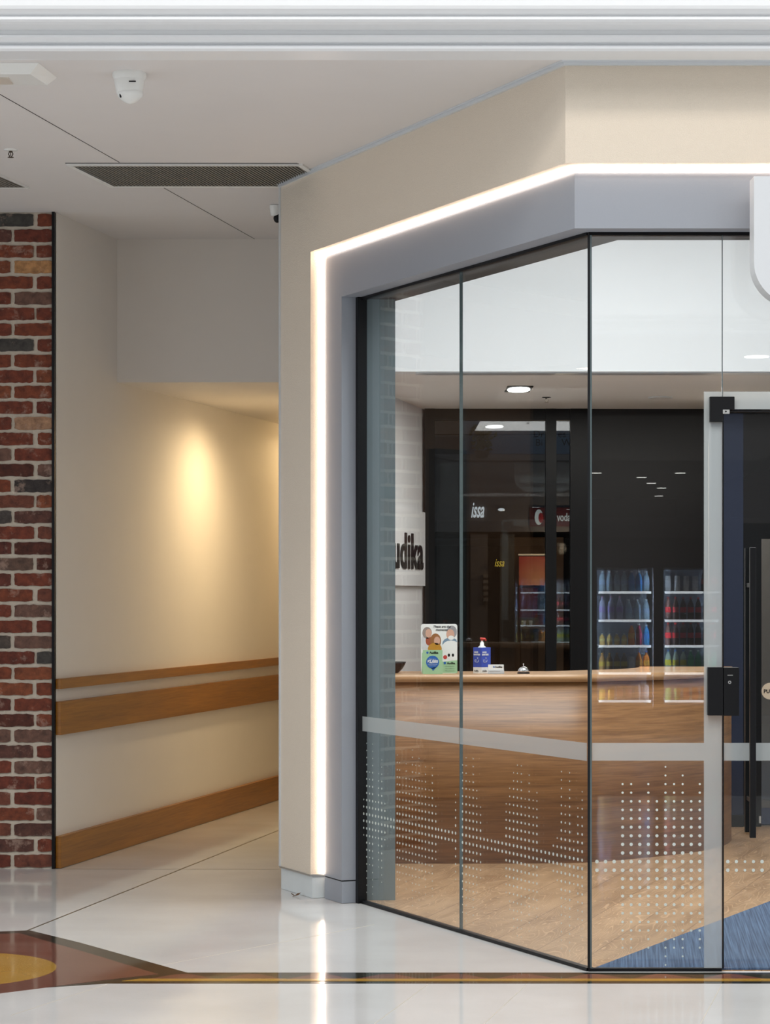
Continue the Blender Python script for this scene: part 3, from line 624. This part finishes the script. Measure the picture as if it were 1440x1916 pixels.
ribbon(.42, .44, .004, .948, M['desk'], 'back_panel')
DZ = .990; DY = 12.42
def XD(px, Y=DY): return (px-CX)/F*Y
def ZD(py, Y=DY): return H-(py-CY)/F*Y
SC = DY/F
# leaflet standee
x0, x1 = XD(787), XD(856)
t = thing('display_card', 'white display card with family photo and green base beside the sanitiser', 'card', ((x0+x1)/2, DY, DZ))
zt = DZ+.262
b = MB(); b.xz(rrect(x0, x1-.002, DZ, zt, .014), DY, DY+.004, M['plastic']); cdp = b.build('board', t, bevel=.0004)
wC = x1-x0; hC = zt-DZ
def cx_(u_): return x0+wC*u_
def cz_(v_): return DZ+hC*v_
pr = MB()
def blob(u_, v_, ru, rv, c_, lay=1): pr.xz([(min(x1-.004, max(x0+.002, cx_(u_)+ru*wC*math.cos(2*PI*k/16))), cz_(v_)+rv*wC*math.sin(2*PI*k/16)) for k in range(16)], DY-.0002-.0002*lay, DY, c_)
skin = col('print_skin', (.62, .36, .26)); grn = col('print_green', (.34, .55, .33), .4); blu = col('print_blue', (.02, .12, .42), .4); redp = col('print_red', (.55, .06, .05), .4)
pr.xz([(cx_(.03), cz_(.01)), (cx_(.99), cz_(.01)), (cx_(.99), cz_(.27)), (cx_(.6), cz_(.24)), (cx_(.03), cz_(.42))], DY-.0002, DY, grn)
blob(.14, .62, .17, .22, col('print_cardigan', (.60, .58, .60))); blob(.22, .66, .09, .13, col('print_rust', (.35, .07, .03)), 2)
blob(.17, .82, .13, .16, col('print_greyhair', (.28, .22, .19)), 2); blob(.21, .81, .085, .12, skin, 3)
blob(.80, .60, .22, .17, col('print_blueshirt', (.18, .27, .36)), 1); blob(.82, .54, .24, .17, M['plastic'], 2); blob(.84, .84, .14, .17, col('print_silverhair', (.30, .29, .30)), 2); blob(.80, .79, .11, .14, skin, 3); blob(.82, .72, .08, .06, M['plastic'], 4)
blob(.40, .66, .15, .20, col('print_redhair', (.30, .12, .035)), 4); blob(.44, .66, .085, .115, skin, 5); blob(.38, .50, .19, .16, col('print_mustard', (.52, .24, .02)), 5)
blob(.66, .33, .055, .055, redp, 3); blob(.82, .345, .10, .10, M['plastic'], 3)
for q_ in (.76, .87): blob(q_, .37, .032, .045, M['black'], 4)
blob(.65, .21, .035, .035, blu, 3)
pr.build('photo_print', cdp)
text('heading', 'These are the\n   moments', .0165, M['black'], (cx_(.33), DY-.0012, cz_(.925)), cdp, .0002, shear=.25, offset=.0003)
text('logo_lettering', 'Audika', .0150, M['black'], (cx_(.71), DY-.0012, cz_(.19)), cdp, .0002, offset=.0005)
for k in range(3): text('small_print', 'Talk to our hearing team', .0048, M['charcoal'], (cx_(.66), DY-.0012, cz_(.14-.045*k)), cdp, .0001)
b = MB(); b.add([(cx_(.4), DY+.004, DZ+.15), (cx_(.6), DY+.004, DZ+.15), (cx_(.6), DY+.07, DZ), (cx_(.4), DY+.07, DZ)], [(0, 1, 2, 3)], M['plastic']); b.build('strut', t)
# brochure
bx0_, bx1_ = XD(790.5, 12.35), XD(827.5, 12.35); bz = DZ+.126
t = thing('brochure', 'green brochure with blue speech bubble leaning before the display card', 'brochure', ((bx0_+bx1_)/2, 12.35, DZ))
b = MB(); b.box(bx0_, bx1_, 12.35, 12.356, DZ, bz, grn); br = b.build('cover', t)
pr = MB(); bw = bx1_-bx0_
pr.disc((bx0_+.5*bw, 12.3495, DZ+.062), .034, .034, blu, 28); pr.xz([(bx0_+.42*bw, DZ+.032), (bx0_+.70*bw, DZ+.036), (bx0_+.52*bw, DZ+.016)], 12.3491, 12.35, blu)
pr.disc((bx0_+.24*bw, 12.3495, DZ+.112), .006, .006, blu, 14); pr.build('bubble_print', br)
text('logo_lettering', 'Audika', .0165, M['black'], (bx0_+.34*bw, 12.3488, DZ+.107), br, .0002, offset=.0005)
text('bubble_lettering', 'Save up to', .0080, M['plastic'], (bx0_+.5*bw, 12.3484, DZ+.076), br, .0002, align='CENTER')
text('price_lettering', '$2,000', .0200, M['plastic'], (bx0_+.5*bw, 12.3484, DZ+.059), br, .0002, offset=.0008, align='CENTER')
text('small_print', 'on selected hearing aids', .0052, M['plastic'], (bx0_+.5*bw, 12.3484, DZ+.050), br, .0001, align='CENTER')
text('small_print', 'with this voucher', .0052, M['plastic'], (bx0_+.5*bw, 12.3484, DZ+.042), br, .0001, align='CENTER')
# sanitiser
sx0, sx1 = XD(885.5), XD(918); sm_ = XD(900.5); hs = .137
t = thing('hand_sanitiser', 'blue hand sanitiser pump box with red pump on the desk', 'hand sanitiser', ((sx0+sx1)/2, DY, DZ))
b = MB(); A_ = (sx0, DY+.035); B_ = (sm_, DY); D_ = (sx1, DY+.035); E_ = (sm_+.003, DY+.07)
bl1 = col('sanitiser_blue', (.03, .07, .42), .4)
b.prism([A_, B_, D_, E_], DZ+.033, DZ+hs, bl1); b.prism([A_, B_, D_, E_], DZ, DZ+.033, M['plastic']); b.build('holder', t); ho = t.children[0]
aL = math.atan2(B_[1]-A_[1], B_[0]-A_[0]); aR = math.atan2(D_[1]-B_[1], D_[0]-B_[0])
for (P_, a_) in (((A_[0]+.002, A_[1]-.003), aL), ((B_[0]+.003, B_[1]-.001), aR)):
    text('lettering', ' HAND\nSANITISER', .0125, M['plastic'], (P_[0]-.000, P_[1]-.001, DZ+.108), ho, .0002, rotz=a_, offset=.0004, sx=.75)
    text('logo_lettering', ' Audika', .012, M['black'], (P_[0], P_[1]-.001, DZ+.010), ho, .0002, rotz=a_, offset=.0003, sx=.85)
    q0 = Vector((P_[0], P_[1]-.001, DZ+.060)); dd = Vector((math.cos(a_), math.sin(a_), 0))
    b = MB()
    for (u0, v0), (u1, v1) in (((.010, 0), (.030, 0)), ((.010, 0), (.008, .012)), ((.008, .012), (.022, .010)), ((.030, .0), (.034, .012)), ((.026, .016), (.026, .024)), ((.022, .022), (.030, .022))):
        b.tube(q0+dd*u0+Vector((0, 0, v0)), q0+dd*u1+Vector((0, 0, v1)), .0009, M['plastic'], 5)
    b.build('hand_symbol', ho)
mx_ = sm_+.004
b = MB(); b.lathe([(.020, hs-.002), (.020, hs+.004), (.011, hs+.010), (.010, hs+.026), (.006, hs+.028), (.005, hs+.042)], mx_, DY+.035, DZ, M['plastic'], 18); b.build('pump_neck', t)
b = MB(); b.tube((mx_-.010, DY+.030, DZ+hs+.047), (mx_+.018, DY+.030, DZ+hs+.045), .0055, col('pump_red', (.60, .035, .02), .35), 10); b.tube((mx_+.018, DY+.030, DZ+hs+.045), (mx_+.019, DY+.030, DZ+hs+.036), .004, M['pump_red'], 8); b.tube((mx_, DY+.033, DZ+hs+.036), (mx_, DY+.033, DZ+hs+.046), .006, M['pump_red'], 10); b.build('pump_head', t)
# card holder
t = thing('card_holder', 'small holder of white business cards right of the hand sanitiser', 'card holder', (XD(928, 12.38), 12.38, DZ))
hx0, hx1 = XD(913, 12.38), XD(942, 12.38)
b = MB(); b.box(hx0-.002, hx1+.002, 12.37, 12.42, DZ, DZ+.006, glass_mat('acrylic', (.85, .87, .88))); b.box(hx0-.002, hx1+.002, 12.372, 12.374, DZ, DZ+.020, M['trimgrey']); b.build('tray', t)
b = MB(); b.box(hx0, hx1, 12.376, 12.400, DZ+.004, DZ+.048, M['plastic']); cc_ = b.build('business_cards', t)
b = MB(); b.disc((hx0+.030, 12.3755, DZ+.036), .0045, .0045, blu, 12); b.build('logo_dot', cc_)
text('logo_lettering', 'Audika', .0135, M['black'], (hx0+.036, 12.3752, DZ+.032), cc_, .0002, offset=.0005)
text('small_print', 'book your hearing check', .0055, M['charcoal'], (hx0+.006, 12.3712, DZ+.012), cc_, .0001)
# bell
bx_ = XD(979, 12.40)
t = thing('desk_bell', 'chrome call bell on a black base on the desk', 'bell', (bx_, 12.40, DZ))
b = MB(); b.lathe([(.033, 0), (.033, .006), (.028, .009)], bx_, 12.40, DZ, M['black'], 24); b.build('base', t)
b = MB(); b.lathe([(.029, .010), (.030, .012), (.027, .022), (.020, .031), (.010, .037), (.002, .038)], bx_, 12.40, DZ, M['chrome'], 28); b.build('dome', t)
b = MB(); b.tube((bx_, 12.40, DZ+.037), (bx_, 12.40, DZ+.050), .0022, M['chrome'], 8); b.sphere((bx_, 12.40, DZ+.050), .0042, M['chrome'], n=10); b.build('striker', t)
# bowl
wx = XD(735, 12.5)
b = MB(); b.lathe([(.024, 0), (.030, .003), (.050, .022), (.064, .046), (.070, .060), (.067, .060), (.058, .044), (.040, .020), (.010, .010)], wx, 12.5, DZ, M['black'], 28)
tag(b.build('bowl', loc=(wx, 12.5, DZ)), 'dark glossy bowl at the left end of the desk', 'bowl')

# right side: navy partition and black glazed door
def XP(px, Y=14.2): return (px-CX)/F*Y
def ZP(py, Y=14.2): return H-(py-CY)/F*Y
b = MB(); b.box(XP(1330), XP(1390), 14.2, 14.3, .075, 2.50, M['navy']); b.box(XP(1390), 4.2, 14.2, 14.3, ZP(979), 2.50, M['charcoal']); b.box(XP(1330), XP(1390), 14.19, 14.3, .0, .075, M['matblack']); struct(b.build('wall_partition'))
d2 = sroot('door_2', (XP(1420), 14.2, 0))
b = MB(); b.box(XP(1390), XP(1424), 14.20, 14.26, .005, ZP(979), M['matblack']); b.box(XP(1424), XP(1640), 14.20, 14.26, ZP(1008), ZP(979), M['matblack']); b.build('frame', d2)
b = MB(); b.box(XP(1424), XP(1640), 14.22, 14.232, .005, ZP(1008), M['darkglass']); b.build('glass_pane', d2)
b = MB(); b.box(XP(1419), XP(1422.5), 14.185, 14.20, ZP(1540), ZP(1527), M['silver']); b.build('floor_hinge', d2)
b = MB(); b.box(XP(1380), 4.2, 15.4, 15.5, 0, 2.40, col('lit_wall_beige', (.55, .47, .38), .6)); struct(b.build('wall_rear_room'))
b = MB(); b.prism([(XP(1421), 14.30), (4.2, 14.30), (4.2, 15.4), (XP(1421)+.02, 15.4)], .0045, .009, M['carpet']); tag(b.build('carpet', loc=(3, 14.8, .0045)), 'strip of blue carpet in the room beyond the black door', 'carpet')

# ================= BEYOND THE REAR WINDOW =================
YR = 20.6
def XR_(px, Y=YR): return (px-CX)/F*Y
def ZR(py, Y=YR): return H-(py-CY)/F*Y
b = MB(); b.box(-.3, 4.2, 16.55, 22, -.1, 0, col('rear_floor', (.05, .045, .04), .3)); struct(b.build('floor_rear'))
b = MB(); b.box(-.3, 4.2, 16.55, 22, 3.2, 3.3, M['matblack']); struct(b.build('ceiling_rear'))
b = MB(); b.box(-.35, -.0, 18.7, 22, 0, 3.2, M['matblack']); b.box(4.2, 4.3, 16.5, 22, 0, 3.2, M['matblack']); b.box(-.3, 4.2, 21.9, 22, 0, 3.2, M['charcoal']); struct(b.build('wall_rear'))
shopw = sroot('wall_rear_shop', (1.3, YR, 0))
b = MB(); b.box(XR_(865), XR_(1070), YR, YR+.08, ZR(849), 3.2, col('dusk_blue', (.12, .20, .30), .6)); b.build('sign_board', shopw)
b = MB(); b.box(XR_(800), XR_(1070), YR-.03, YR+.08, ZR(995), ZR(850), col('taupe', (.13, .115, .11), .6)); b.build('fascia', shopw)
b = MB(); b.box(XR_(880), XR_(912), YR, YR+.1, 0, ZR(1000), col('brown_panel', (.16, .115, .085), .6)); b.box(XR_(935), XR_(962), YR, YR+.1, 0, ZR(1000), col('olive_panel', (.07, .06, .04), .6)); b.box(XR_(800), XR_(880), YR+.02, YR+.1, 0, ZR(1000), M['matblack']); b.build('pier', shopw)
b = MB(); b.box(XR_(970), XR_(1070), YR+1.0, YR+1.05, 0, ZR(1000), col('warm_wall', (.42, .27, .16), .6)); b.build('back_panel', shopw)
for st_, px_ in (('Dr', 997), ('es', 1043)): text('lettering', st_, .085, M['matblack'], (XR_(px_), YR-.004, ZR(818)), shopw, .003)
for st_, px_ in (('Bi', 1001), ('W', 1050)): text('lettering', st_, .085, M['matblack'], (XR_(px_), YR-.004, ZR(834)), shopw, .003)
sw = pbr('neon_white', (1, 1, 1), .5, emit=(1, .97, .9), estr=1.5); sy = pbr('neon_yellow', (1, .7, .1), .5, emit=(1, .62, .05), estr=1.4)
tag(text('illuminated_sign', 'issa', .13, sw, (XR_(880), YR-.05, ZR(968)), None, .004, shear=.35, offset=.002, sx=.62, sz=1.5), 'white glowing script sign seen through the rear window', 'sign')
tag(text('illuminated_sign', 'issa', .075, sy, (XR_(924), YR-.05, ZR(1060)), None, .002, shear=.35, offset=0, sx=.8, sz=1.3), 'small yellow glowing script sign below the white script sign', 'sign')
t = thing('spot_lamp', 'small lit spot lamp right of the white script sign', 'light', (XR_(937), YR-.04, ZR(954)))
b = MB(); b.sphere((XR_(937), YR-.05, ZR(954)), .03, sw, 1, .4, .45); b.build('lens', t); b = MB(); b.sphere((XR_(937), YR-.036, ZR(954)), .038, M['chrome'], 1, .4, .55); b.build('housing', t)
vt = thing('phone_shop_sign', 'dark red sign with white ring logo seen through the rear window', 'sign', (XR_(1030), YR-.04, ZR(985)))
b = MB(); b.box(XR_(990), XR_(1068), YR-.045, YR-.03, ZR(985), ZR(950), col('dark_red', (.09, .008, .008), .5)); b.build('panel', vt)
pw_ = pbr('sign_dim_white', (.6, .65, .65), .5, emit=(.8, .9, .9), estr=.35)
b = MB(); b.disc((XR_(1007), YR-.046, ZR(968)), .036, .068, pw_, 24); b.disc((XR_(1011), YR-.048, ZR(969)), .022, .045, col('bright_red', (.4, .02, .02), .5), 20); b.build('ring_logo', vt)
text('lettering', 'vodaf', .085, pw_, (XR_(1041), YR-.047, ZR(975)), vt, .001, offset=.002, sx=.72, sz=1.15)
t = thing('lit_poster', 'glowing orange and red poster in the shop beyond the rear window', 'poster', (XR_(1007), YR+.35, ZR(1095)))
def poster_mat():
    m, nt, p = new_mat('orange_poster'); L = nt.links.new
    tc = N(nt, 'ShaderNodeTexCoord'); mp = N(nt, 'ShaderNodeMapping'); mp.inputs['Location'].default_value = (-.05, 0, -.14); mp.inputs['Scale'].default_value = (4.5, 1, 4.0)
    L(tc.outputs['Object'], mp.inputs['Vector']); g = N(nt, 'ShaderNodeTexGradient', gradient_type='SPHERICAL'); L(mp.outputs[0], g.inputs['Vector'])
    r = N(nt, 'ShaderNodeValToRGB'); r.color_ramp.elements[0].color = (.50, .03, .01, 1); r.color_ramp.elements[1].color = (.85, .32, .12, 1); L(g.outputs['Fac'], r.inputs['Fac'])
    L(r.outputs[0], p.inputs['Base Color']); L(r.outputs[0], p.inputs['Emission Color']); p.inputs['Emission Strength'].default_value = .45; return m
b = MB(); b.box(XR_(975), XR_(1042), YR+.35, YR+.37, ZR(1095), ZR(1040), poster_mat()); b.build('print', t)
b = MB(); b.box(XR_(974), XR_(1043), YR+.345, YR+.38, ZR(1038), ZR(1035), pbr('poster_lamp', (1, .7, .4), .5, emit=(1, .7, .4), estr=.8)); b.build('lamp_tube', t)
b = MB(); b.box(XR_(975), XR_(1010), YR+.35, YR+.40, ZR(1156), ZR(1100), col('deep_red', (.20, .01, .012), .5)); tag(b.build('red_banner', loc=(XR_(992), YR+.36, ZR(1156))), 'dark red banner hanging under the glowing orange poster', 'banner')
t = thing('display_counter', 'narrow shop counter beneath the dark red banner beyond the rear window', 'counter', (XR_(992), YR+.2, 0))
b = MB(); b.box(XR_(974), XR_(1012), YR+.05, YR+.35, ZR(1176), ZR(1171), col('counter_wood', (.35, .22, .13), .5)); b.build('counter_top', t)
b = MB(); b.box(XR_(976), XR_(1008), YR+.1, YR+.33, 0, ZR(1176), col('counter_brown', (.13, .075, .045), .5)); b.build('cabinet', t)
cpm = pbr('cup_white', (.7, .65, .6), .4)
for i, px in enumerate((982, 994)):
    b = MB(); b.lathe([(.012, 0), (.018, .045), (.016, .045), (.010, .004)], XR_(px), YR+.12, ZR(1171), cpm, 12); tag(b.build('cup', loc=(XR_(px), YR+.12, ZR(1171))), ('left' if i == 0 else 'right')+' small pale cup on the narrow counter beyond the rear window', 'cup', 'cups on the rear counter')
b = MB()
for i in range(5):
    zz = ZR(1125-i*11); b = MB(); b.box(XR_(903), XR_(912), YR-.10, YR-.005, zz, zz+.03, col('stack_tan', (.32, .22, .14), .5))
    tag(b.build('shelf_box', loc=(XR_(907), YR-.05, zz)), 'tan box by the brown pier, %s of the stacked column' % ('lowest', 'second from bottom', 'middle one', 'second from top', 'topmost')[i], 'box', 'tan boxes beside the brown pier')
t = thing('potted_plant', 'round green leafy plant against the blue board through the rear window', 'plant', (XR_(900), YR-.12, ZR(852)))
b = MB(); lf = col('leaf_green', (.035, .085, .03), .6)
for k in range(150):
    a = random.uniform(0, 2*PI); rr = random.uniform(0, .11); hh = random.uniform(0, .2); c_ = Vector((XR_(900)+rr*math.cos(a), YR-.14+.5*rr*math.sin(a), ZR(848)+hh+.02)); d_ = Vector((random.uniform(-1, 1), random.uniform(-.6, .6), random.uniform(-.4, 1))).normalized()*.045; s_ = d_.orthogonal().normalized()*.018
    b.add([c_, c_+d_*.5+s_, c_+d_, c_+d_*.5-s_], [(0, 1, 2, 3)], lf)
b.build('foliage', t); b = MB(); b.lathe([(.05, 0), (.07, .06)], XR_(900), YR-.12, ZR(858), M['matblack'], 12); b.build('pot', t)

# ================= LEFT NEIGHBOUR SHOP (seen mirrored in the angled glass) =================
b = MB(); b.box(-6, -2.07, 14.4, 14.5, 0, 3.37, col('neighbour_wall', (.20, .12, .07), .6)); b.box(-6, -2.07, 12.2, 14.4, 3.1, 3.2, M['matblack']); b.box(-2.07, -2.05, 12.4, 14.4, 0, 3.2, M['matblack']); struct(b.build('wall_neighbour'))
for i, (xx, cc2) in enumerate(((-2.75, (.45, .14, .03)), (-3.35, (.04, .035, .03)), (-3.9, (.45, .25, .12)), (-4.5, (.05, .04, .03)))):
    b = MB(); b.box(xx-.16, xx+.16, 13.9, 14.0, 0, 2.4, col('neighbour_panel_%d' % i, cc2, .5))  # plain panels added to give vertical streaks mirrored in the angled glass
    tag(b.build('streak_panel', loc=(xx, 13.95, 0)), ('orange', 'dark narrow', 'tan', 'dark outer')[i]+' panel added left of the brick pier for streaks in the glass', 'display stand', 'streak panels left of the brick pier')

# ================= OPPOSITE SIDE OF THE MALL (mirrored in the front glass) =================
FY = -6.5; DF = 17.6-FY
def XF(px): return (px-CX)/F*DF
def ZF(py): return H-(py-CY)/F*DF
t = thing('drinks_fridge', 'black two door drinks fridge full of bottles, reflected in the front glass', 'fridge', (XF(1240), FY-.3, 0))
X0, X1 = XF(1107), XF(1358)
b = MB(); b.box(X0, X1, FY-.72, FY-.66, .08, 1.98, M['matblack'])
for a, e in ((X0, X0+.05), (X1-.05, X1), (XF(1222), XF(1241))): b.box(a, e, FY-.66, FY, .08, 1.98, M['matblack'])
b.box(X0, X1, FY-.66, FY, 1.675, 1.98, M['matblack']); b.box(X0, X1, FY-.66, FY, .08, .24, M['matblack']); b.build('cabinet', t)
b = MB(); b.box(X0+.05, X1-.05, FY-.655, FY-.65, .24, 1.66, col('fridge_back', (.20, .26, .34), .4)); b.build('back_lining', t)
bays = ((X0+.06, XF(1222)-.005), (XF(1241)+.005, X1-.06))
for i, (a, e) in enumerate(bays):      # vertical LED strips behind the door frame, shining into the cabinet
    for xx, rz in ((a+.006, -.5), (e-.006, .5)):
        area('fridge_led', (xx, FY-.02, .95), (.012, 1.4), 130, (.66, .83, 1), (-PI/2, 0, rz))
shz = [ZF(1310), ZF(1258), ZF(1207), ZF(1159), ZF(1106)]
railm = pbr('shelf_rail_white', (.9, .9, .9), .4, emit=(.9, .95, 1), estr=5)
for i, (a, e) in enumerate(bays):
    for zz in shz:
        b = MB(); b.box(a+.014, e-.014, FY-.60, FY-.06, zz-.012, zz-.004, M['silver']); b.box(a+.014, e-.014, FY-.06, FY-.05, zz-.026, zz-.002, railm); b.build('shelf', t)
def bottle(kind, c1, c2, cap, h, r):
    lab = 'bottle'; t = thing('drink_bottle' if kind != 'can' else 'drink_can', 'x', 'bottle' if kind != 'can' else 'can', (0, -50, 0))
    b = MB()
    if kind == 'can': prof = [(r*.85, 0), (r, .008), (r, h-.012), (r*.82, h-.002), (r*.80, h)]
    else: prof = [(r*.9, 0), (r, .008), (r, h*.30), (r*.93, h*.40), (r, h*.55), (r*.92, h*.68), (r*.55, h*.82), (r*.34, h*.88), (r*.34, h*.94)]
    b.lathe(prof, 0, 0, 0, pbr('drink', c1, .2, coat=.5), 14); b.build('vessel', t, local=True)
    b = MB()
    if kind == 'can': b.lathe([(r*1.01, h*.25), (r*1.01, h*.72)], 0, 0, 0, pbr('drink_label', c2, .4), 14, False); b.build('label_band', t, local=True)
    else:
        b.lathe([(r*1.02, h*.32), (r*1.02, h*.56)], 0, 0, 0, pbr('drink_label', c2, .4), 14, False); b.build('label_band', t, local=True)
        b = MB(); b.lathe([(r*.38, h*.93), (r*.38, h)], 0, 0, 0, pbr('drink_cap', cap, .4), 10); b.build('cap', t, local=True)
    return t
W_ = (.8, .85, .9)
kinds = {
 'water': bottle('b', (.45, .62, .75), (.45, .60, .85), W_, .21, .033), 'purple': bottle('b', (.5, .55, .75), (.45, .35, .75), (.6, .3, .5), .24, .033), 'blue': bottle('b', (.04, .30, .65), (.05, .25, .7), W_, .21, .034),
 'orange': bottle('b', (.75, .22, .03), (.8, .4, .05), (.1, .2, .6), .22, .034), 'cola': bottle('b', (.03, .015, .012), (.55, .02, .03), (.5, .02, .02), .23, .032),
 'lemon': bottle('b', (.55, .68, .60), (.80, .68, .05), (.05, .2, .6), .23, .033), 'lime': bottle('b', (.05, .35, .16), (.1, .45, .2), (.6, .75, .7), .23, .033),
 'amber': bottle('b', (.10, .05, .015), (.55, .42, .05), (.35, .18, .03), .20, .033), 'juice': bottle('b', (.75, .5, .15), (.8, .7, .3), W_, .12, .028), 'berry': bottle('b', (.25, .02, .06), (.35, .04, .1), W_, .22, .030),
 'white_can': bottle('can', (.75, .75, .78), (.80, .82, .86), W_, .16, .030), 'pink_can': bottle('can', (.75, .62, .68), (.8, .45, .6), W_, .15, .032), 'yellow_can': bottle('can', (.8, .6, .1), (.85, .45, .08), W_, .11, .032), 'green_can': bottle('can', (.35, .6, .2), (.4, .65, .3), W_, .12, .032), 'red_can': bottle('can', (.7, .08, .08), (.75, .1, .1), W_, .13, .032)}
lay = {  # bay, shelf (0 = bottom): kinds from left
 (0, 4): ['water', 'water', 'water', 'water', 'blue', 'blue', 'water'], (0, 3): ['purple', 'purple', 'purple', 'water', 'water', 'water'], (0, 2): ['juice', 'juice', 'juice', 'juice', 'orange', 'berry', 'blue'],
 (0, 1): ['amber', 'amber', 'amber', 'amber', 'white_can', 'orange', 'orange'], (0, 0): ['yellow_can', 'yellow_can', 'pink_can', 'pink_can', 'white_can', 'white_can'],
 (1, 4): ['white_can', 'white_can', 'white_can', 'white_can', 'cola', 'cola'], (1, 3): ['cola']*7, (1, 2): ['cola']*7, (1, 1): ['lemon', 'lemon', 'lemon', 'lime', 'lime', 'lime', 'lime'], (1, 0): ['green_can', 'green_can', 'red_can', 'red_can', 'red_can', 'red_can']}
nice = {'water': 'clear water bottle', 'purple': 'clear bottle with purple label', 'blue': 'blue drink bottle', 'orange': 'orange drink bottle', 'cola': 'dark cola bottle with red label', 'lemon': 'pale lemonade bottle with yellow label', 'lime': 'green lemonade bottle', 'amber': 'dark tea bottle', 'juice': 'short juice bottle', 'berry': 'dark red drink bottle', 'white_can': 'tall white can', 'pink_can': 'pink and white can', 'yellow_can': 'short yellow can', 'green_can': 'green can', 'red_can': 'red can'}
shn = ['bottom', 'fourth', 'middle', 'second', 'top']; used = set()
ords = ['first', 'second', 'third', 'fourth', 'fifth', 'sixth', 'seventh']
for (bay, sh), ks in lay.items():
    a, e = bays[bay]; n = len(ks)
    for i, kd in enumerate(ks):
        X = a+.056+(e-a-.112)*i/(n-1)
        o = kinds[kd] if kd not in used else copy_tree(kinds[kd]); used.add(kd)
        o.location = (X, FY-.12, shz[sh]-.003)
        o['label'] = '%s, %s from left, %s shelf, %s fridge door' % (nice[kd], ords[i], shn[sh], ('left', 'right')[bay])
        o['group'] = 'drinks in the reflected fridge'
# dark shelving behind the fridge and ceiling downlights of the opposite shop
b = MB(); b.box(-2.5, 6, -7.9, -7.8, 0, ZF(970)+.05, col('opposite_dark', (.012, .012, .015), .6)); struct(b.build('wall_opposite_shop'))
for i, (px, py) in enumerate(((1115, 885), (1272, 885), (1200, 893), (1218, 904), (1237, 913), (1232, 928), (1360, 925), (1418, 948), (1415, 667))):
    D = (ZC-H)*F/(CY-py); Y = 17.6-D; X = (px-CX)/F*D; r = .085 if py > 700 else .10
    if Y < -30.8: Y = -30.5
    b = MB(); b.lathe([(r, 0), (r, -.006)], X, Y, ZC, M['lamp'] if py > 700 else pbr('lamp_bright', (1, 1, 1), .5, emit=(1, .98, .92), estr=14), 20); 
    tag(b.build('ceiling_lamp', loc=(X, Y, ZC)), 'ceiling lamp mirrored in the glass, %s' % ('far left one', 'small one by the frosted border', 'upper left of the middle cluster', 'second of the middle cluster', 'third of the middle cluster', 'lowest of the middle cluster', 'one just inside the door edge', 'one at the right edge', 'large one on the white bulkhead')[i], 'light', 'ceiling lamps across the mall')
